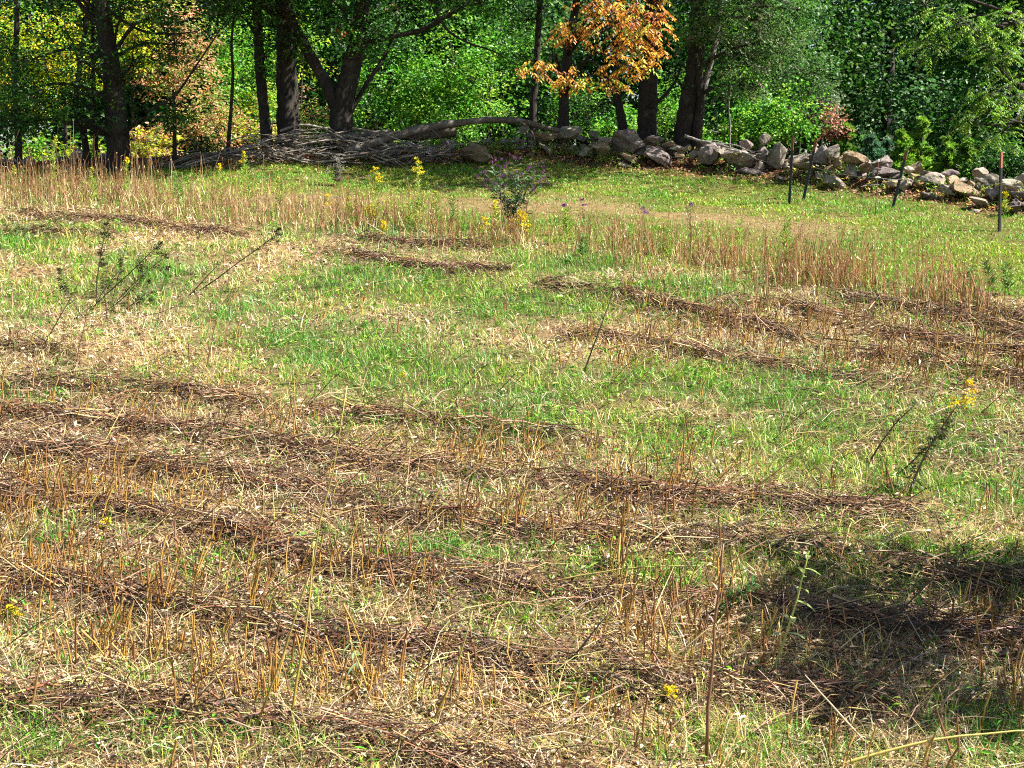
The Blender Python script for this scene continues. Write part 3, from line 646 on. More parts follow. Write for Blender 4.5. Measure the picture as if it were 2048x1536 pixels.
def pinnate(a, P, D, L, nl, lw, pal, droop):         # compound leaves: leaflet pairs along a drooping rachis
    n = len(P); D = norm(D*[1, 1, .4]); f = np.linspace(.15, 1, nl); s = norm(np.cross(D, [0, 0, 1.])); col = pick(pal, n, .15)
    rp = P[:, None]+D[:, None]*(f*L*.92)[None, :, None] - np.array([0, 0, 1.])*(f**2*droop*L)[None, :, None]
    for sg in (-1, 1):
        d = norm(D[:, None]*.55 + sg*s[:, None] - np.array([0, 0, .45+droop*.6]) + RNG.normal(0, .15, rp.shape))
        m = n*nl; V, T, cc = leaves(rp.reshape(-1, 3), d.reshape(-1, 3), np.tile([0, 0, 1.], (m, 1))+RNG.normal(0, .3, (m, 3)), np.tile(lw[0]*(.6+.4*np.sin(f*2.6)), n)*RNG.uniform(.85, 1.15, m), np.full(m, lw[1]), np.repeat(col, nl, 0)*(1+RNG.normal(0, .1, (m, 1))), .12)
        a.add(V, T, cc)
    V, Fq = tubes(rp[:, [0, nl//2, nl-1]], np.full((n, 3), .004)); a.add(V, Fq, np.array([.2, .16, .05]))
def px_ell(e):                                       # (u, v, ru, rv, Y, rd)
    u, v, ru, rv, Y, rd = e; Y = Y+(back(u) if v > -100 else 1.1); return at(u, v, Y), np.array([ru*Y/F, rd, rv*Y/F])
def tree(name, label, cat, trunk, E, r0, r1, barkm='bark', pal=None, dens=9, L=.09, Wd=.055, limbs=(), group=None, per=12, gap=.42, droop=.2, auto_limbs=True, spread=.13, extra=None, flare=.35, up=.75):
    T = np.array(trunk); T[0, 2] = min(T[0, 2], gz(T[0, 0], T[0, 1])-.05); b = T[0].copy(); b[2] = gz(b[0], b[1])
    root = empty(name, b, label, cat, group)
    obj('trunk', limb_mesh('trunk', T, r0, r1, M[barkm], 28, 12, .06, b, flare), root)
    for lp, l0, l1 in limbs: obj('limb', limb_mesh('limb', np.array(lp), l0, l1, M[barkm], 18, 8, .08, b), root)
    Ew = [px_ell(e) for e in E]
    if Ew:
        hi = [w for w, e in zip(Ew, E) if e[1] < -100]; lo = [w for w, e in zip(Ew, E) if e[1] >= -100]; a = Acc(); P = np.zeros((0, 3))
        if lo: P = crown_leaves(a, lo, dens, L, Wd, pal, droop, per, spread, gap, up)
        if hi: P = np.concatenate([P, crown_leaves(a, hi, dens*.95, L*1.75, Wd*1.9, pal, droop, per, spread*1.6, gap*.95, up)])
        if extra: extra(a, Ew)
        if auto_limbs:
            for c, r in Ew:                              # a limb from the trunk into each bough, twigs out from it
                k = int(np.argmin(np.linalg.norm(T-(c-[0, 0, r[2]*.6]), axis=1))); s = T[k]
                mid = (s+c)/2+[0, 0, .12*np.linalg.norm(c-s)]
                obj('limb', limb_mesh('limb', np.array([s, mid, c]), min(r0*.4, .06), .014, M[barkm], 12, 6, .1, b), root)
                near = P[np.linalg.norm((P-c)/r, axis=1) < 1.1]
                if len(near):
                    q = near[RNG.integers(0, len(near), min(14, len(near)))]; md = (q+c)/2+RNG.normal(0, .1, q.shape)
                    V, Fq = tubes(np.stack([np.tile(c, (len(q), 1)), md, q], 1), np.tile([.012, .008, .004], (len(q), 1))); a.add(V, Fq, np.array([.06, .048, .035]))
        obj('crown', a.mesh('crown', M['leaf'], off=b), root)
    return root
GD = [(.03, .11, .012, 4), (.05, .165, .016, 3), (.09, .24, .022, 1.6), (.018, .06, .01, 2)]          # deep green
GB = [(.10, .33, .02, 4), (.18, .43, .03, 3), (.32, .52, .05, 1.8), (.05, .17, .018, 2)]              # bright green
GY = [(.44, .54, .02, 4), (.66, .58, .02, 2.6), (.18, .38, .02, 3), (.76, .52, .02, 1.2)]                # yellowing
GP = [(.34, .36, .06, 3), (.52, .27, .13, 3), (.60, .37, .18, 2.4), (.19, .30, .05, 2.4), (.58, .22, .07, 1)]  # pink and green
GO = [(.72, .31, .05, 3.6), (.78, .41, .05, 3), (.60, .20, .07, 2), (.74, .54, .07, 2), (.34, .42, .05, 2)]   # orange
GBL = [(.04, .12, .035, 4), (.065, .18, .04, 3), (.11, .24, .05, 1.8), (.025, .065, .024, 2)]         # bluish green
def gtop(u, v, Y):                                   # foot of a trunk below photo column u at distance Y
    p = at(u, v, Y); p[2] = gz(p[0], p[1])-.05; return p
def back(u): return 2.2*float(sstep(380, 520, u))      # the wall recedes in the middle
def trunk(Y, pts): return [at(u, v, Y+back(pts[0][0])) for u, v in pts]

tree('tree', 'thick dark trunk at left with yellow leaves behind it', 'tree', trunk(33, [(240,345),(236,280),(230,200),(220,120),(207,30),(200,-80),(205,-300)]), [(90,-20,130,70,32.5,1.6),(250,20,70,90,32.6,1.0),(110,205,140,40,32.3,1.4),(330,235,60,26,32,.8),(40,180,80,50,32,1.2),(60,120,80,40,31.6,.8),(160,120,60,60,31.8,.8),(310,30,60,50,32,.8),(20,250,60,40,32,.7),(150,250,90,24,32,.7),(350,90,60,60,33,1.0),(200,-260,420,170,32,3.2),(265,130,40,60,32.4,.6)],
     .27, .14, pal=GD, dens=7.5, limbs=[(trunk(33, [(212,60),(170,20),(120,-40)]), .09, .03), (trunk(32.6, [(215,20),(280,60),(340,68),(400,62)]), .04, .012), (trunk(32.6, [(290,225),(350,190),(400,120),(440,60)]), .035, .014)])
tree('tree', 'slim dark trunk nearest the left edge', 'tree', trunk(34, [(38,340),(36,260),(30,150),(34,20),(30,-150)]), [(20,100,80,60,34,1),(40,250,60,30,33.5,.8),(20,-120,150,90,34,2)], .09, .05, pal=GD, dens=8)
tree('tree', 'slender crooked trunk left of the thick dark one', 'tree', trunk(33.6, [(176,335),(168,270),(152,215),(160,130),(175,20),(180,-120)]), [(130,60,60,50,34,.9),(150,-100,130,70,34,1.5)], .085, .045, pal=GY, dens=7)
tree('tree', 'thin straight trunk just left of the thick dark one', 'tree', trunk(33.8, [(192,335),(191,260),(188,190),(186,60),(190,-120)]), [(190,150,40,40,34,.7),(200,-100,80,70,34,1.2)], .06, .035, pal=GD, dens=7)
tree('sapling', 'short dark sapling with a low leafy top beside the brush pile', 'sapling', trunk(33.2, [(350,335),(349,290),(350,240),(346,180)]), [(350,238,38,26,33,.5),(405,285,30,14,33,.4)], .06, .025, pal=GD, dens=10)
tree('sapling', 'thin bent sapling in front of the pink leaves', 'sapling', trunk(33, [(455,300),(462,220),(466,150),(463,90),(468,20),(470,-90)]), [(450,20,60,40,33,.8),(480,-80,90,60,33,1.2)], .045, .022, pal=GD, dens=8)
tree('tree', 'dark narrow trunk left of the thick grey one by the brush pile', 'tree', trunk(33, [(536,295),(530,240),(522,160),(517,80),(512,-10),(505,-150)]), [(480,30,60,60,33.2,1),(530,110,30,40,32.6,.6),(520,-140,160,80,33,2)], .14, .10, pal=GD, dens=8)
tree('tree', 'thick grey straight trunk behind the brush pile', 'tree', trunk(33.2, [(578,295),(577,240),(574,150),(572,60),(566,-20),(560,-250)]), [(600,30,70,60,32.4,1),(560,-220,330,150,32,3),(590,90,30,40,32.5,.5),(520,10,70,40,31.8,.7),(440,0,60,34,31.8,.7)], .29, .20, pal=GD, dens=8)
tree('tree', 'forked tree with a limb leaning left behind the brush pile', 'tree', trunk(32.6, [(680,300),(682,260),(685,215),(700,150),(715,70),(728,-20),(740,-200)]),
     [(670,60,70,60,32,.9),(740,70,50,50,32.2,.8),(650,-10,90,50,32,1.2),(700,150,34,50,32.2,.5),(720,-200,230,130,31.9,2.2),(790,20,60,40,32.5,.9),(860,0,70,30,32,.8),(960,5,60,34,32.2,.8)], .34, .13, pal=GD+GB[:1]+[(.45, .06, .03, .3)], dens=8,
     limbs=[(trunk(32.6, [(684,235),(662,190),(640,145),(612,95),(592,60),(570,10),(555,-60)]), .17, .10), (trunk(32.4, [(706,120),(735,85),(790,72),(850,58),(895,30),(935,5),(960,-30)]), .085, .04), (trunk(32.8, [(700,225),(735,165),(770,110),(800,40)]), .07, .03),
            (trunk(31.8, [(868,15),(895,60),(935,85),(985,102),(1012,118)]), .035, .012)])
tree('tree', 'dark slim trunk left of the orange tree', 'tree', trunk(34, [(1066,285),(1066,220),(1072,140),(1078,40),(1082,-120)]), [(1072,120,26,60,33.6,.4),(1060,40,50,60,34,.9),(1080,-130,170,80,34,2)], .10, .07, pal=GD, dens=8)
def orange_extra(a, Ew):
    for c, r in Ew:
        n = int(62*r[0]*r[2]/.5)+9; d = norm(RNG.normal(0, 1, (n, 3))); p = c+d*RNG.random((n, 1))**.4*r
        pinnate(a, p, norm(RNG.normal(0, 1, (n, 3))*[1, 1, .2]+d*[.6, .6, .1]-[0, .35, 0]), .24, 4, (.125, .042), GO, .55)
tree('hickory_tree', 'tree with drooping orange autumn leaves over the wall', 'tree', trunk(32.8, [(1125,290),(1127,230),(1128,190),(1135,110),(1150,20),(1165,-100)]),
     [(1235,45,80,55,28.2,.7),(1150,65,55,22,28.2,.5),(1090,138,60,20,27.8,.45),(1160,165,48,15,27.8,.4),(1250,130,60,26,28.0,.5),(1300,30,50,50,28.2,.6),(1195,8,60,22,28.2,.5),(1275,90,60,40,28.0,.5),(1222,160,30,14,27.8,.3),(1200,-70,130,50,28.4,1)],
     .15, .08, 'bark', pal=GO, dens=2.6, L=.10, Wd=.045, droop=.7, per=7, gap=.40, extra=orange_extra)
tree('tree', 'leaning slim dark trunk under the orange leaves', 'tree', trunk(32.8, [(1252,305),(1246,260),(1238,215),(1232,170),(1236,90),(1245,-60)]), [(1200,210,30,26,33.5,.5),(1240,-120,120,70,33.5,1.5)], .125, .08, pal=GD, dens=8)
tree('tree', 'thick black trunk rising behind the big purple-grey boulder', 'tree', trunk(32.6, [(1292,310),(1294,250),(1296,190),(1300,100),(1308,0),(1315,-200)]), [(1330,40,60,60,33,1),(1330,-220,330,140,32,3)], .26, .18, pal=GD, dens=8, limbs=[(trunk(32.3, [(1300,215),(1330,190),(1352,160),(1362,130)]), .05, .02)])
def locust_extra(a, Ew):
    for c, r in Ew[:6]:
        n = int(60*r[0]*r[2]/.5)+6; d = norm(RNG.normal(0, 1, (n, 3))); p = c+d*RNG.random((n, 1))**.4*r
        pinnate(a, p, norm(RNG.normal(0, 1, (n, 3))*[1, 1, .2]+d), .22, 6, (.09, .028), [(.10, .19, .05, 3), (.17, .22, .10, 2), (.24, .2, .14, 1)], .6)
tree('tree', 'broad double trunk with drooping leaf sprays right of the black trunk', 'tree', trunk(32.2, [(1362,310),(1368,260),(1376,210),(1388,140),(1394,60),(1398,-30),(1400,-220)]), [(1420,70,70,45,31.4,.8),(1500,110,70,45,31.4,.8),(1440,30,90,45,31.6,1),(1510,40,80,50,31.6,1),(1560,90,60,40,31.6,.8),(1480,170,60,30,31.3,.6),(1600,20,80,50,32,1),(1350,150,30,40,32.4,.4),(1480,-230,330,130,31.6,2.6)],
     .25, .15, pal=[(.08, .22, .03, 4), (.13, .30, .04, 3), (.2, .32, .08, 1.4), (.04, .11, .02, 2)], dens=9, L=.085, Wd=.045, droop=.5, extra=locust_extra, limbs=[(trunk(32, [(1390,305),(1396,250),(1402,200),(1398,130),(1412,60)]), .13, .07)])
tree('tree', 'pale slanting trunk leaning right of the double trunk', 'tree', trunk(32.3, [(1384,310),(1392,262),(1400,215),(1412,160),(1430,90),(1445,0),(1460,-100)]), [(1450,60,50,40,32.4,.6)], .11, .05, 'bark_pale', pal=GB, dens=7)
tree('sapling', 'thin upright pale sapling behind the grey boulders', 'sapling', trunk(33, [(1459,310),(1460,260),(1457,215),(1462,170),(1460,130)]), [(1470,150,36,24,33,.5)], .022, .012, 'bark_pale', pal=GB, dens=9)

# thicket behind the wall: bushes and young trees in full sun
BUSH = [(780,190,90,80,36.5,1.3,GB,'bright green bush behind the forked tree'),(760,60,80,80,37.5,1.4,GD,'dark green bush top right of the forked tree'),(900,120,100,90,36.5,1.5,GB,'tall bright green bush in the middle behind the arched limb'),
 (860,245,90,45,35.2,.9,GB,'low bright green bush under the arched limb'),(980,200,80,70,36,1.2,GB,'bright green bush left of the slim dark trunk'),(1000,70,80,90,38,1.6,GD+GB[:2],'shaded green bush above the bare branch'),(1150,210,60,60,36.5,1,GD+GB[:2],'green bush under the orange leaves'),
 (1330,215,70,70,36,1.1,GB,'green bush seen between the dark trunks'),(1480,235,80,60,34.6,1,GB,'sunlit green bush behind the pale sapling'),(1580,215,70,70,34.8,1.1,GB,'sunlit green bush behind the standing boulder'),
 (1590,120,80,70,36,1.4,[(.06,.15,.025,3),(.09,.2,.04,2)],'tall green bush left of the dark forest gap'),(1640,190,34,40,37,.7,[(.10,.17,.07,3),(.16,.2,.1,2)],'grey-green bush above the red shrub'),(1655,250,28,38,35,.5,[(.34,.14,.08,3),(.42,.22,.13,2),(.24,.10,.06,2)],'small russet red shrub behind the wall'),
 (1240,250,50,40,35,.7,GB,'low green bush behind the leaning slim trunk'),(1050,265,44,30,34.5,.6,GB+GD[:1],'low green bush behind the left stones'),(1995,310,60,50,33,1,GD,'dark bush behind the rightmost fence post'),(2090,330,60,50,32,1,GD,'dark bush at the right edge behind the wall')]
for u, v, ru, rv, Y, rd, pal, lab in BUSH:
    b = gtop(u, 300, Y+back(u)); top = at(u, v-rv*.4, Y+back(u))
    tree('bush', lab, 'bush', [b, (b+top)/2+RNG.normal(0, .1, 3), top], [(u, v, ru, rv, Y, rd), (u+ru*.5, v+rv*.45, ru*.6, rv*.6, Y-.4, rd*.7), (u-ru*.5, v+rv*.5, ru*.6, rv*.55, Y-.3, rd*.7)], .05, .02, pal=pal, dens=12 if ru > 40 else 18, L=RNG.uniform(.07, .12), Wd=RNG.uniform(.05, .085), gap=.45, flare=.1, group='bushes behind the wall', up=.6)
YEL = [(60,60,110,80,41,1.8,GY+GB[:1],'yellow-green tree behind the slim trunk at the left edge'),(130,110,80,70,40,1.5,GY,'bright yellow tree left of the thick dark trunk'),(40,170,90,60,41,1.6,GY+GB[:1],'low yellow-green bough near the left edge'),(270,60,50,70,41,1.3,GY,'yellow tree just right of the thick dark trunk'),
 (350,90,90,100,42,1.8,GP,'pinkish orange tree between the thick dark trunk and the bent sapling'),(400,230,90,70,40,1.5,GP,'pink and green bush above the left end of the brush pile'),(310,290,60,40,38.5,1,GP+GY[:2],'low pinkish bush right of the thick dark trunk'),(480,120,60,120,42,1.6,GY[2:3]+GB,'green tree between the bent sapling and the narrow trunk'),
 (190,300,50,30,37.5,.8,GY,'low yellow bush behind the slender crooked trunk'),(90,300,70,30,38,1,GB+GY[:1],'low green bush at left behind the wall'),(620,230,50,60,38,1,GP+GB[:2],'small pink-leaved bush left of the forked tree'),(540,200,40,90,41,1.2,GB+GY[:1],'green bush between the two trunks at the brush pile'),(720,260,36,34,37,.7,GP+GB[:1],'small pinkish bush right of the forked tree'),(610,90,60,70,42,1.5,GB+GY[:1],'green tree behind the leaning limb'),(500,250,60,50,39.5,1,GP+GY[:1]+GB[:1],'bush with green and orange leaves behind the narrow trunk')]
for u, v, ru, rv, Y, rd, pal, lab in YEL:
    b = gtop(u, 300, Y+back(u)); top = at(u, v-rv*.4, Y+back(u))
    tree('bush', lab, 'bush', [b, (b+top)/2+RNG.normal(0, .12, 3), top], [(u, v, ru, rv, Y, rd), (u+ru*.45, v+rv*.5, ru*.6, rv*.6, Y-.5, rd*.7), (u-ru*.5, v+rv*.4, ru*.6, rv*.6, Y-.4, rd*.7)], .06, .02, pal=pal, dens=10, L=RNG.uniform(.08, .13), Wd=RNG.uniform(.05, .08), gap=.45, flare=.1, group='autumn bushes behind the wall')

# evergreens in a row behind the wall at right
def evergreen(label, u, vtop, vbase, ru, Y, pal):
    b = gtop(u, vbase, Y); b[2] += .05; H = at(u, vtop, Y)[2]-b[2]; R = ru*Y/F; root = empty('evergreen', b, label, 'evergreen', 'young evergreens behind the wall')
    obj('trunk', limb_mesh('trunk', np.array([[0, 0, -.05], [0, 0, H*.5], [0, 0, H*.97]]), .05, .01, M['bark'], 10, 6), root)
    nb = 95; f = RNG.random(nb)**1.15*.97; az = RNG.random(nb)*6.283; Lb = R*1.8*((1-f)**.8*.95+.06)*RNG.uniform(.45, 1.2, nb)
    d = norm(np.stack([np.cos(az), np.sin(az), RNG.uniform(.15, .9, nb)], 1)); m = 13; k = np.linspace(.15, 1, m); b0 = np.stack([0*f, 0*f, f*H*.93], 1)
    P = b0[:, None]+d[:, None]*(Lb[:, None]*k)[..., None]-np.array([0, 0, 1.])*(Lb[:, None]*.25*k**2)[..., None]
    a = Acc(); per = 8; p = np.repeat(P.reshape(-1, 3), per, 0); dd = norm(np.repeat(np.repeat(d, m, 0), per, 0)*.8+RNG.normal(0, .6, p.shape)+[0, 0, .15]); n = len(p)
    V, T, cc = leaves(p, dd, norm(RNG.normal(0, 1, p.shape)), RNG.uniform(.05, .13, n), RNG.uniform(.016, .034, n), np.repeat(pick(pal, nb), m*per, 0)*(1+RNG.normal(0, .12, (n, 1)))); a.add(V, T, cc)
    V, Fq = tubes(np.stack([b0, P[:, m//2], P[:, -1]], 1), np.tile([.012, .008, .004], (nb, 1))); a.add(V, Fq, np.array([.06, .045, .03])); obj('crown', a.mesh('crown', M['leaf']), root)
EG = [(.20, .40, .035, 4), (.28, .48, .05, 3), (.10, .24, .03, 1.5)]; EB = [(.08, .20, .09, 3), (.13, .27, .13, 2)]
for e in [('pointed evergreen right of the russet shrub', 1690, 232, 350, 34, 37, EG), ('rounded bluish evergreen in the row behind the wall', 1742, 256, 350, 40, 35.5, EB), ('pointed evergreen behind the third fence post', 1800, 245, 365, 36, 36, EG), ('tallest pointed evergreen in the row behind the wall', 1840, 218, 370, 34, 36.5, EG),
          ('pointed evergreen second from the right of the row', 1892, 258, 375, 34, 35.5, EG), ('pointed evergreen at the right end of the row', 1932, 262, 380, 26, 35.5, EG), ('small bluish evergreen between the pointed ones', 1772, 268, 350, 26, 36.8, EB)]: evergreen(*e)

# walnut with feathery compound leaves hanging in at the right
def walnut_extra(a, Ew):
    for c, r in Ew[:9]:
        n = int(50*r[0]*r[2]/.4)+8; d = norm(RNG.normal(0, 1, (n, 3))); p = c+d*RNG.random((n, 1))**.4*r
        pinnate(a, p, norm(RNG.normal(0, 1, (n, 3))*[1, 1, .2]+d*.8-[.3, .2, 0]), .42, 8, (.10, .032), [(.18, .38, .025, 3), (.28, .48, .04, 2), (.08, .20, .02, 2)], .45)
tree('walnut_tree', 'tree with feathery pinnate leaves hanging in from the right edge', 'tree', trunk(30, [(2135,440),(2130,330),(2120,200),(2095,80),(2080,-60),(2070,-250)]), [(1960,60,60,40,29,.6),(2000,120,50,40,29,.6),(1975,190,45,36,28.8,.5),(1950,240,40,22,28.8,.45),(2030,200,40,50,29,.5),(1900,40,60,34,29.2,.6),(1860,90,50,30,29.4,.5),(2035,40,50,50,29,.6),(2000,270,44,20,29.2,.4),(1850,10,90,34,29.6,.8),(1950,-150,260,90,29.5,1.8)],
     .22, .12, pal=[(.08, .20, .02, 3), (.13, .30, .03, 3), (.04, .10, .016, 2)], dens=5, L=.085, Wd=.032, per=8, gap=.45, extra=walnut_extra,
     limbs=[(trunk(29.2, [(2125,205),(2060,180),(2010,150),(1960,80),(1930,30)]), .05, .015), (trunk(29, [(2125,260),(2060,240),(2000,250),(1940,245),(1925,240)]), .035, .01), (trunk(28.8, [(2130,280),(2070,252),(2020,240),(1990,222)]), .03, .008), (trunk(29, [(1905,225),(1888,205),(1884,150)]), .012, .006), (trunk(29.4, [(2100,60),(2000,20),(1880,-20)]), .06, .02)])

# far woods
def forest_proto(k, pal, H, R):
    a = Acc(); E = []
    for q in range(16):
        f = q/15; an = RNG.random()*6.28; rr = R*(.75-.5*f)*RNG.uniform(.4, 1); E.append((np.array([rr*math.cos(an), rr*math.sin(an), H*(.12+.82*f)]), np.array([1, 1, .8])*R*RNG.uniform(.42, .62)))
    crown_leaves(a, E, 2.6, .21, .15, pal, .25, 9, .34, .36)
    cr = a.mesh('crown', M['leaf']); tr = limb_mesh('trunk', np.array([[0, 0, -.2], [.15, .1, H*.45], [0, 0, H*.92]]), .28, .06, M['bark'], 14, 8)
    return cr, tr
FP = [forest_proto(0, GBL, 13, 3.6), forest_proto(1, GD+GB[3:], 12, 3.8), forest_proto(2, GBL+GD, 14, 3.4), forest_proto(3, GD+[(.09, .17, .03, 2)], 11, 3.6)]
spots = []
for i, x in enumerate(np.linspace(-26, 28, 17)): spots.append((x+RNG.normal(0, .8), 54+RNG.uniform(-4, 5)+(6 if 9 < x < 17 else 0), i))
for i, x in enumerate(np.linspace(-38, 40, 18)): spots.append((x+RNG.normal(0, 1), 70+RNG.uniform(-4, 5), i+1))
for i, x in enumerate(np.linspace(-48, 50, 18)): spots.append((x+RNG.normal(0, 1.2), 86+RNG.uniform(-4, 5), i+2))
for i, (x, y, k) in enumerate(spots):
    cr, tr = FP[k % 4]; b = (x, y, gz(x, y)); s = RNG.uniform(.85, 1.2)*(1.25 if i > 16 else 1)
    r_ = empty('forest_tree', b, 'dark green leafy tree in the woods beyond the wall', 'tree', 'trees of the woods beyond the wall'); r_.scale = (s, s, s); r_.rotation_euler = (0, 0, RNG.random()*6.28)
    obj('trunk', tr, r_); obj('crown', cr, r_)
# tree standing right of the frame whose shade falls on the lower right of the field
tree('tree', 'small tree standing just outside the right edge of the field', 'tree', [np.array([7.6, 9.3, gz(7.6, 9.3)-.1]), np.array([7.5, 9.3, 3.2]), np.array([7.4, 9.2, 5.2])], [], .12, .05)
b = np.array([7.6, 9.3, gz(7.6, 9.3)]); a = Acc()
crown_leaves(a, [(np.array([5.5, 10.6, 4.9]), np.array([1.05, .8, .45])), (np.array([4.9, 10.15, 5.2]), np.array([.5, .26, .25])), (np.array([6.0, 9.5, 5.0]), np.array([1.0, .55, .45])), (np.array([5.0, 9.75, 4.8]), np.array([.6, .2, .22])), (np.array([6.9, 10.2, 5.6]), np.array([1.2, 1.1, .7])), (np.array([5.2, 9.25, 5.0]), np.array([.9, .45, .35])), (np.array([5.9, 8.7, 5.1]), np.array([.9, .4, .35])), (np.array([5.1, 11.1, 5.5]), np.array([.7, .2, .2]))], 22, .12, .075, GD, per=9, gap=.55)
obj('crown', a.mesh('crown', M['leaf'], off=b), [o for o in bpy.data.objects if o.get('label', '').startswith('small tree standing just')][0])

# ------------------------------------------------------------------ fence
def t_post(label, u0, v0, u1, v1, ins, tip=.2):
    b = ground(u0, v0); top = at(u1, v1, b[1]); root = empty('fence_post', b, label, 'fence post', 'steel fence posts')
    ax = Vector(top-b); H = ax.length; root.rotation_euler = ax.to_track_quat('Z', 'Y').to_euler()
    def tee(z0, z1, g):                              # T-shaped steel section
        w, d, th = .034+g, .026+g, .006+g
        pr = [(-w, -th), (w, -th), (w, th), (th, th), (th, d*1.6), (-th, d*1.6), (-th, th), (-w, th)]
        V = [(x, y, z) for z in (z0, z1) for x, y in pr]; n = 8
        Fs = np.array([[i, (i+1) % n, n+(i+1) % n, n+i] for i in range(n)])
        return np.array(V), Fs
    a = Acc(); V, Fs = tee(-.2, H*(1-tip), 0); a.add(V, Fs, (0, 0, 0))
    for z in np.arange(.1, H*(1-tip)-.02, .055):      # studs
        V = np.array([(x, y, z+q) for q in (0, .02) for x, y in ((-.009, -.006), (.009, -.006), (.007, -.016), (-.007, -.016))]); a.add(V, np.array([[0, 1, 2, 3], [7, 6, 5, 4], [0, 4, 5, 1], [1, 5, 6, 2], [2, 6, 7, 3], [3, 7, 4, 0]]), (0, 0, 0))
    obj('shaft', a.mesh('shaft', M['post']), root)
    a = Acc(); V, Fs = tee(H*(1-tip), H, .0006); a.add(V, Fs, (0, 0, 0)); a.add(V[8:], np.array([[0, 1, 2, 7], [3, 4, 5, 6]]), (0, 0, 0)); obj('painted_tip', a.mesh('painted_tip', M['post_tip']), root)
    if ins:
        z = H*ins; P = np.array([[[-.035, -.02, z], [.0, -.035, z], [.035, -.02, z]]]); V, Fs = tubes(P, np.array([[.018, .024, .018]]), 8); a = Acc(); a.add(V, Fs, (0, 0, 0)); V, Fs = tubes(np.array([[[0, -.03, z], [0, -.06, z], [0, -.07, z]]]), np.array([[.016, .016, .006]]), 8); a.add(V, Fs, (0, 0, 0)); obj('insulator', a.mesh('insulator', M['yellow_plastic'], True), root)
        return b + np.array(ax)*ins
t_post('upright black steel post with rusty tip, leftmost of the four', 1580, 407, 1587, 274, .52)
w1 = t_post('leaning black steel post second from the left', 1608, 400, 1634, 278, .55)
w3 = t_post('leaning steel post with rusty tip in front of the evergreens', 1787, 415, 1815, 301, .5, .16)
w4 = t_post('upright black steel post nearest the right edge', 1997, 463, 2001, 304, .6)
b = ground(1750, 432); top = at(1757, 322, b[1]); rod = empty('fence_rod', b, 'thin rusty rod with white insulator between the leaning posts', 'fence rod')
obj('shaft', mesh_from('shaft', tubes(np.array([[[0, 0, -.1], (top-b)*.5, top-b]]), np.array([[.009, .009, .008]]), 6)[0], tubes(np.array([[[0, 0, -.1], (top-b)*.5, top-b]]), np.array([[.009, .009, .008]]), 6)[1], None, M['rust'], True), rod)
P = np.array([[(top-b)*.7+[-.05, -.012, 0], (top-b)*.7+[0, -.018, 0], (top-b)*.7+[.05, -.012, 0]]]); V, Fs = tubes(P, np.array([[.012, .018, .012]]), 7); obj('insulator', mesh_from('insulator', V, Fs, None, M['white_plastic'], True), rod); w2 = b+(top-b)*.7
P = np.array([[(top-b)*1.0+[0, 0, -.02], (top-b)+[0, 0, .02], (top-b)+[0, 0, .035]]]); V, Fs = tubes(P, np.array([[.012, .014, .008]]), 7); obj('cap', mesh_from('cap', V, Fs, None, M['white_plastic'], True), rod)
w5 = at(2200, 392, 23.5)
def wire(label, p, q, sag):
    f = np.linspace(0, 1, 14)[:, None]; P = p*(1-f)+q*f; P[:, 2] -= (sag*4*f*(1-f))[:, 0]; P[:, 1] -= .06; V, Fs = tubes((P-p)[None], np.full((1, 14), .0045), 5)
    tag(obj('fence_wire', mesh_from('fence_wire', V, Fs, None, M['wire'], True), loc=p), label, 'wire', 'strands of fence wire')
wire('fence wire from the second leaning post to the thin rod', w1, w2, .05); wire('fence wire from the thin rod to the third steel post', w2, w3, .02)
wire('fence wire sagging between the third steel post and the rightmost post', w3, w4, .06); wire('fence wire running off right from the rightmost post', w4, w5, .03)

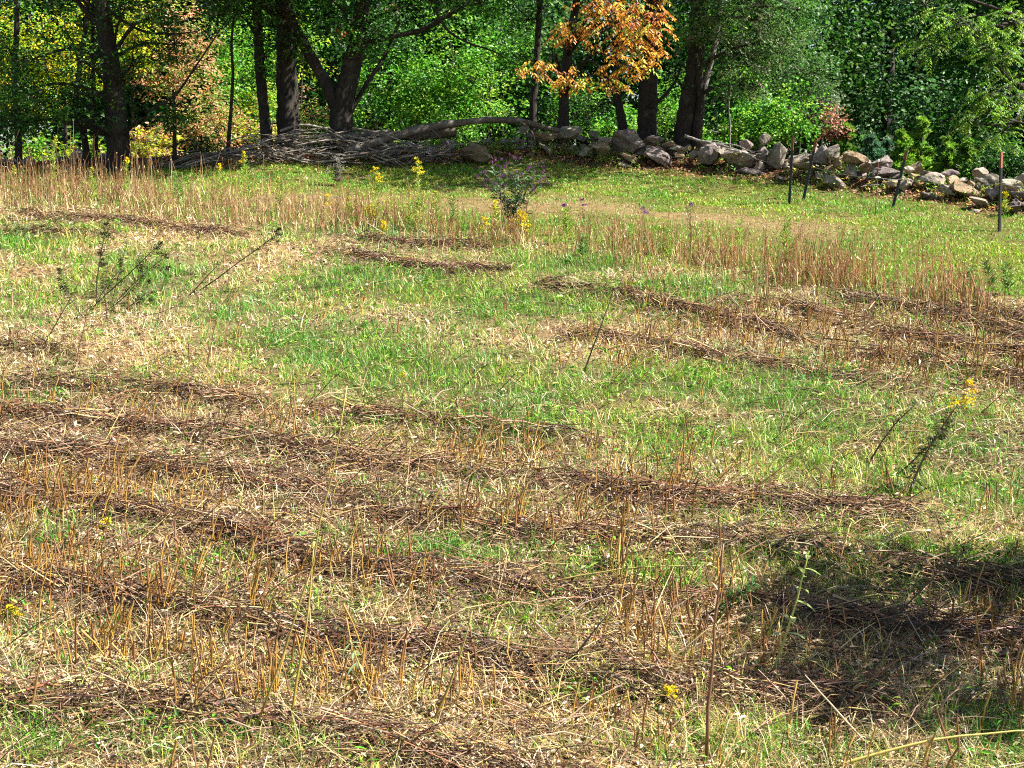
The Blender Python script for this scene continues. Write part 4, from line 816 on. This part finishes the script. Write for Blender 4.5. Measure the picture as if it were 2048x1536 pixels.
# ------------------------------------------------------------------ weeds with flowers
def weed(name, label, cat, base, top, r, leafpal, stempal, nleaf, ll, lw, fl=None, group=None, curve=0.0, leaf_from=.15, leaf_to=1.0, leafang=.6, individual=False, leafmat_='leaf', Yt=0, ends='taper'):
    b = ground(*base); t = at(top[0], top[1], b[1]+Yt); root = empty(name, b, label, cat, group); v = t-b; H = np.linalg.norm(v)
    side = norm(np.cross(v, [0, 1., 0])); f = np.linspace(0, 1, 9)
    P = v*f[:, None] + side*(curve*H*4*f*(1-f))[:, None] + RNG.normal(0, .004*H, (9, 3))*(f*(1-f)*3)[:, None]; P[0] -= norm(v)*.03
    V, Fq = tubes(P[None], (1.5*r*(1-.65*f))[None], 5); c = np.array(stempal[0])*(1-f[:, None])+np.array(stempal[1])*f[:, None]
    obj('stem', mesh_from('stem', V, [Fq, tube_caps(1, 9, 5)], np.repeat(c, 5, 0), M['stem'], True), root)
    if nleaf:
        q = np.sort(RNG.uniform(leaf_from, leaf_to, nleaf)); p = np.stack([np.interp(q, f, P[:, k]) for k in range(3)], 1); th = np.arange(nleaf)*2.4+RNG.normal(0, .4, nleaf)
        ax = norm(v); e1 = norm(np.cross(ax, [.2, .9, .3])); e2 = np.cross(ax, e1); d = e1*np.cos(th)[:, None]+e2*np.sin(th)[:, None]
        D = norm(d + ax*leafang + RNG.normal(0, .15, d.shape)); Nn = norm(ax - d*.3 + RNG.normal(0, .2, d.shape)); Ls = ll*RNG.uniform(.7, 1.2, nleaf)*(1.15-.5*q)
        cc = pick(leafpal, nleaf)
        if individual:
            for i in range(nleaf):
                m_ = 6; g = np.linspace(0, 1, m_); s = norm(np.cross(D[i], Nn[i])); wv = lw*Ls[i]/ll*np.sin(g*math.pi*.92+.12)*.5; cl = p[i]+D[i]*(g*Ls[i])[:, None]-np.array([0, 0, 1.])*(g**2*Ls[i]*.35)[:, None]
                n_ = np.cross(s, D[i]); V = np.concatenate([cl-s*wv[:, None]+n_*wv[:, None]*.35, cl, cl+s*wv[:, None]+n_*wv[:, None]*.35]); Fs = np.array([[k, k+1, m_+k+1, m_+k] for k in range(m_-1)]+[[m_+k, m_+k+1, 2*m_+k+1, 2*m_+k] for k in range(m_-1)])
                obj('leaf', mesh_from('leaf', V, Fs, np.tile(cc[i], (3*m_, 1)), M[leafmat_], True), root)
        else:
            V, T, c4 = leaves(p, D, Nn, Ls, Ls*lw/ll, cc); obj('foliage', mesh_from('foliage', V, T, c4, M[leafmat_]), root)
    if fl:
        pal, n, rad, hgt, sz = fl; g = RNG.random(n); nb = max(5, int(n/26)); ba = RNG.random(nb)*6.283; bz = RNG.random(nb); k = RNG.integers(0, nb, n); s_ = RNG.random(n)
        rr = rad*(1-.75*bz[k])*s_; p = P[-1]+np.stack([rr*np.cos(ba[k]), rr*np.sin(ba[k]), -hgt*.55+hgt*bz[k]+.35*rr-.4*rr*rr/rad], 1)+RNG.normal(0, sz*.6, (n, 3))
        V, T, c4 = leaves(p, norm(RNG.normal(0, 1, (n, 3))+[0, 0, .6]), norm(RNG.normal(0, 1, (n, 3))), np.full(n, sz*1.5), np.full(n, sz*1.2), pick(pal, n)); obj('flower_head', mesh_from('flower_head', V, T, c4, M['flower']), root)['kind'] = 'stuff'
    return root
YF = [(.80, .58, .02, 4), (.72, .62, .05, 2), (.62, .42, .03, 1)]; YG = [(.55, .52, .06, 3), (.38, .42, .05, 2)]
GL = [(.28, .40, .06, 3), (.38, .46, .08, 2), (.16, .28, .05, 1.5)]; GS = [(.28, .22, .05), (.25, .30, .06)]
GOLD = [ # base, top, flowers (None, s, m, l), leaf count, label
 ((112,398),(110,282),'g',46,'tall leafy goldenrod against the dark trunks at far left'),((255,402),(254,325),'s',40,'goldenrod with small yellow tip in front of the thick dark trunk'),((187,410),(184,345),'g',34,'short goldenrod with greenish tip left of the thick trunk'),
 ((443,418),(440,338),'s',44,'bushy goldenrod with yellow tip below the brush pile end'),((500,415),(487,312),'s',54,'tallest goldenrod with nodding yellow tip before the brush pile'),((357,408),(352,345),None,40,'leafy green weed without flowers left of the bushy goldenrod'),
 ((752,452),(750,350),'m',54,'goldenrod with wide yellow plume left of the big ironweed'),((742,455),(740,418),'l',14,'low goldenrod with bright yellow head below the wide plume'),((842,455),(836,330),'m',40,'tall slender goldenrod with yellow plume before the boulder shade'),
 ((905,462),(903,390),None,44,'slim leafless-topped green weed in the middle of the strip'),((875,462),(872,395),'g',34,'thin weed with greenish tip right of the slender goldenrod'),((992,470),(990,415),'l',30,'goldenrod with bright yellow flowers left of the largest yellow head'),
 ((1040,485),(1042,440),'xl',20,'goldenrod with the largest bright yellow head below the ironweed'),((975,478),(970,448),'l',16,'low goldenrod with two bright yellow tufts'),((822,462),(820,400),None,44,'bushy green weed beside the slender goldenrod'),
 ((657,432),(655,400),'l',14,'small goldenrod with yellow flowers above the dry strip'),((770,470),(768,455),'l',8,'lowest small goldenrod left of the slim weed'),((1580,545),(1576,428),None,70,'tall dark green weed standing below the leftmost fence post'),((1480,505),(1478,440),None,34,'short green weed in the right part of the strip'),
 ((2012,432),(2010,400),'m',26,'yellow goldenrod beside the rightmost fence post'),((1985,585),(1968,520),None,40,'green weed at the right end of the dry strip'),((2020,590),(2012,525),None,40,'green weed nearest the right edge'),((1130,490),(1132,415),None,44,'green weed right of the largest yellow head'),
 ((1165,520),(1168,470),None,36,'short dark green weed standing right of the middle of the strip'),((700,452),(698,405),'g',34,'weed with greenish tip left of the wide plume'),((560,425),(556,365),'g',40,'greenish weed right of the tallest goldenrod'),((30,395),(28,340),'g',34,'yellowish weed at the far left edge of the strip'),((1938,600),(1940,535),None,36,'leafy weed below the rightmost post')]
FLS = {'s': (YF, 160, .07, .22, .018), 'm': (YF+YG, 300, .17, .34, .017), 'l': (YF+YG[:1], 260, .15, .24, .018), 'xl': (YF+YG[:1], 620, .28, .34, .019), 'g': (YG, 140, .06, .2, .016)}
for b_, t_, fl, nl, lab in GOLD:
    weed('goldenrod' if fl else 'green_weed', lab, 'goldenrod' if fl else 'weed', b_, t_, .006, GL if fl or RNG.random() < .6 else [(.12, .24, .05, 3), (.2, .3, .07, 1)], GS, nl*2, .15, .026, FLS.get(fl), 'weeds of the uncut strip', curve=RNG.normal(0, .02), leafang=.9)
# ironweed clump: several stems from one root
b0 = ground(1022, 458); iw = empty('ironweed', b0, 'tall purple-flowered ironweed clump in front of the wall', 'ironweed')
IT = [(965,345),(985,330),(1000,365),(1015,340),(1030,325),(1045,350),(1060,335),(1078,345),(1088,362),(995,392),(1050,385),(1070,375),(980,370)]
fa = Acc()
for (u, v) in IT:
    t_ = at(u, v, b0[1]+RNG.normal(0, .2)); vv = t_-b0; s0 = np.array([RNG.normal(0, .12), RNG.normal(0, .06), 0]); f = np.linspace(0, 1, 8); P = s0*(1-f[:, None])+vv*f[:, None]; P[:, 0] -= (vv[0]*.45*f*(1-f)*2)
    V, Fq = tubes(P[None], (.008*(1-.6*f))[None], 5); obj('stem', mesh_from('stem', V, Fq, np.tile((.07, .075, .04), (len(V), 1)), M['stem'], True), iw)
    nl = 20; q = RNG.uniform(.3, .97, nl); p = np.stack([np.interp(q, f, P[:, k]) for k in range(3)], 1); V, T, c4 = leaves(p, norm(RNG.normal(0, 1, (nl, 3))*[1, 1, .3]+[0, 0, .2]), RNG.normal(0, .4, (nl, 3))+[0, 0, 1], RNG.uniform(.12, .22, nl), RNG.uniform(.03, .045, nl), pick([(.08, .16, .07, 3), (.16, .24, .14, 2), (.05, .09, .04, 2)], nl)); fa.add(V, T, c4)
    n = 80; cl = P[-1]+RNG.normal(0, .085, (9, 3)); p = cl[RNG.integers(0, 9, n)]+RNG.normal(0, .012, (n, 3)); V, T, c4 = leaves(p, RNG.normal(0, 1, (n, 3))+[0, 0, .6], RNG.normal(0, 1, (n, 3)), np.full(n, .026), np.full(n, .02), pick([(.26, .06, .30, 3), (.17, .05, .20, 2), (.12, .08, .07, 4)], n)); obj('flower_head', mesh_from('flower_head', V, T, c4, M['flower']), iw)['kind'] = 'stuff'
obj('foliage', fa.mesh('foliage', M['leaf']), iw)
for b_, t_, lab in [((1135,470),(1130,412),'small purple ironweed right of the big clump'),((1170,478),(1165,405),'small ironweed with two purple heads before the bare path'),((1382,510),(1380,410),'thin ironweed with faded purple top below the boulders'),((1290,505),(1288,420),'thin ironweed stem with dull purple top left of the boulders')]:
    weed('ironweed', lab, 'ironweed', b_, t_, .005, [(.07, .13, .05, 3), (.14, .12, .07, 1)], [(.12, .07, .045), (.08, .07, .04)], 26, .11, .022, ([(.30, .08, .34, 3), (.14, .07, .12, 3)], 90, .10, .1, .015), 'small ironweeds')
g0 = weed('dead_weed', 'grey dried weed clump on the shaded lawn below the brush pile', 'weed', (675,372), (675,328), .005, [(.25, .24, .2, 3), (.15, .15, .11, 2)], [(.2, .18, .14), (.2, .19, .15)], 200, .14, .02, ([(.33, .31, .27, 3), (.2, .18, .15, 2)], 500, .32, .42, .016))

# tall and leaning stems left standing in the mown field
DK = [(.05, .035, .022), (.075, .06, .03)]; YL = [(.26, .17, .04), (.36, .34, .08)]; BR = [(.16, .08, .04), (.20, .11, .06)]; LD = [(.05, .075, .03, 3), (.09, .11, .04, 2), (.10, .07, .045, 2)]; LP = [(.40, .48, .18, 3), (.32, .42, .12, 2)]; LB = [(.24, .14, .09, 3), (.15, .09, .06, 2)]
DH = ([(.06, .055, .025, 3), (.11, .085, .045, 2), (.07, .10, .03, 2)], 170, .11, .34, .016)
def field_stem(*a, **k): return weed('weed_stem', a[0], 'weed stem', *a[1:], group='stems left standing in the mown field', **k)
field_stem('longest yellow-green bare stem leaning right in the lower left', (508,1462), (694,772), .0055, LP, YL, 0, .1, .02, curve=-.03)
field_stem('yellow stem with one pale leaf near its tip beside the longest stem', (577,1448), (628,1085), .007, LP, [(.34, .22, .04), (.40, .36, .08)], 3, .13, .03, curve=-.02, leaf_from=.93, individual=True)
field_stem('brown stalk with shrivelled leaves standing in the lower right', (1412,1520), (1447,1088), .009, LB, BR, 16, .12, .022, leaf_from=.5, leaf_to=.95, leafang=1.6, individual=True, leafmat_='drystem', curve=.01)
field_stem('yellow-green stalk with curling leaves rising out of the tree shade', (1545,1345), (1618,1102), .0075, LP, [(.36, .38, .08), (.42, .48, .12)], 12, .17, .045, leaf_from=.25, leafang=.5, individual=True, curve=-.02)
field_stem('yellow bent stem at the bottom centre', (862,1450), (945,1222), .007, LP, YL, 0, .1, .02, curve=-.03)
field_stem('dark thin stem leaning right below centre', (1135,1328), (1222,1220), .006, LD, DK, 0, .1, .02)
field_stem('thin dark straight stem standing in the middle of the field', (1165,752), (1227,583), .008, LD, DK, 2, .05, .01)
field_stem('dark bare stem beside the leaning goldenrod', (1736,932), (1832,808), .007, LD, DK, 30, .12, .02, leaf_from=.6, curve=.06)
weed('goldenrod', 'leaning goldenrod with dark withered leaves and yellow tip at the right', 'goldenrod', (1818,990), (1932,788), .009, LD+[(.14, .2, .05, 1)], [(.09, .05, .03), (.2, .2, .06)], 80, .13, .020, (YF, 330, .2, .24, .012), curve=.05, leaf_from=.1, leafang=-.3)
field_stem('second withered stem crossing the leaning goldenrod', (1795,950), (1895,855), .007, LD, DK, 60, .12, .02, leaf_from=.4, fl=DH)
field_stem('very long thin olive stem leaning far right above the leaf-strewn row', (1478,1000), (1805,772), .006, GL, [(.22, .17, .05), (.34, .38, .09)], 30, .07, .014, leaf_from=.55, curve=.02)
field_stem('pale yellow stem arching almost flat at the bottom right corner', (1640,1545), (2090,1460), .008, LP, [(.40, .32, .08), (.5, .42, .12)], 0, .1, .02, curve=.05)
field_stem('dark stem leaning right inside the tree shade', (1752,1275), (1932,1085), .006, LD, DK, 8, .06, .012)
field_stem('dark upright stem with drooping seed head at upper left', (192,612), (214,450), .008, LD, DK, 70, .11, .02, curve=.03, leaf_from=.6, leafang=.2, fl=DH)
field_stem('dark branched stem leaning right at upper left', (196,605), (318,490), .008, LD, DK, 70, .11, .02, leaf_from=.6, leafang=.2, fl=DH)
field_stem('dark stem with leafy tip between the two leaning ones', (225,598), (256,478), .005, LD+GL, DK, 50, .11, .02, leaf_from=.5)
for q_, (b_, t_) in enumerate([((185,620),(240,540)),((205,625),(285,545)),((225,612),(330,515)),((170,640),(120,560)),((215,640),(205,520)),((240,628),(300,580))]):
    field_stem(['dark twig lowest in the upper left weed clump','dark twig with drooping leaves in the upper left weed clump','longest side twig of the upper left weed clump','dark twig leaning left out of the upper left weed clump','nearly upright twig in the middle of the upper left weed clump','short twig at the right of the upper left weed clump'][q_], b_, t_, .0055, LD, DK, 50, .11, .022, leaf_from=.45, leafang=.2, curve=RNG.normal(0, .04), fl=DH)
field_stem('brown stem leaning right in the left middle field', (88,690), (178,530), .006, LD, BR, 6, .06, .012)
field_stem('long brown stem low at the left middle', (150,738), (192,528), .005, LD, BR, 8, .06, .012)
field_stem('dark stem with feathery tip leaning right left of centre', (395,585), (556,468), .008, LD, DK, 60, .11, .02, leaf_from=.65, fl=DH)
field_stem('dark branching stem lying low left of centre', (380,590), (452,512), .006, LD, DK, 12, .06, .012)
field_stem('thin upright stem in the upper left middle', (412,738), (452,545), .0045, LD, BR, 14, .05, .01, leaf_from=.4)
field_stem('dark stem with bushy dark tip lying right of the upper left stems', (555,582), (680,568), .006, [(.03, .07, .025, 3)], DK, 70, .08, .014, leaf_from=.6)
field_stem('small stem with fresh leaf tuft left of the central stem', (985,795), (1040,738), .005, GL, DK, 16, .09, .022, leaf_from=.75, individual=True)
field_stem('green leafy shoot in the middle of the field', (862,772), (866,652), .0045, GL, GS, 30, .07, .016, leaf_from=.5)
field_stem('second thin shoot with yellow flecks in the middle', (805,830), (806,748), .004, GL, BR, 12, .05, .012, fl=(YF, 40, .05, .05, .01))
field_stem('reddish feathery grass stem leaning right at centre left', (800,918), (925,802), .005, LB, [(.34, .16, .09), (.5, .28, .16)], 30, .09, .008, leaf_from=.5, leafang=2.5, leafmat_='drystem')
field_stem('yellow stem leaning right at centre left', (690,1095), (800,980), .006, LP, [(.42, .30, .06), (.46, .36, .1)], 0, .1, .02)
field_stem('drooping pale green leafy sprig at the lower centre left', (742,1395), (700,1280), .006, [(.36, .44, .2, 3), (.28, .36, .16, 2)], YL, 14, .12, .026, leaf_from=.55, leafang=-.2, individual=True)
field_stem('leafy stem lying almost flat left of the tree shade', (1080,1170), (1400,1132), .006, [(.14, .28, .04, 3), (.2, .32, .06, 2)], [(.3, .22, .06), (.36, .36, .1)], 44, .11, .02, leaf_from=.55, leafang=.1, curve=.04)
field_stem('dark green weed tip lying in the edge of the shade', (1400,1240), (1510,1165), .006, [(.05, .13, .03, 3), (.08, .18, .04, 2)], DK, 90, .10, .016, leaf_from=.3)
field_stem('dark short stick leaning in the far middle', (745,770), (712,690), .005, LD, DK, 0, .06, .01)
field_stem('stem with broad leaf pair at the right middle', (1420,742), (1430,685), .005, GL, DK, 6, .12, .03, leaf_from=.7, individual=True)
field_stem('thin dark stem right of the rows at lower centre', (1240,980), (1480,1005), .006, LD, DK, 0, .06, .01, curve=.02)
field_stem('straw stem leaning left at the bottom right', (1735,1490), (1610,1350), .006, LD, [(.42, .31, .19), (.5, .4, .26)], 0, .06, .01)
field_stem('brown stem at the lower left edge pointing up', (60,1430), (95,1255), .007, LD, [(.30, .18, .05), (.22, .11, .05)], 0, .06, .01)
for b_, t_, lab in [((20,1245),(22,1222),'yellow flower cluster at the lower left edge'),((1335,1400),(1338,1382),'yellow flower cluster lying in the lower right centre'),((215,1060),(212,1046),'small yellow flower spray in the left foreground')]:
    weed('goldenrod', lab, 'goldenrod', b_, t_, .004, GL, GS, 14, .07, .014, (YF, 260, .10, .07, .010), 'fallen goldenrod heads')
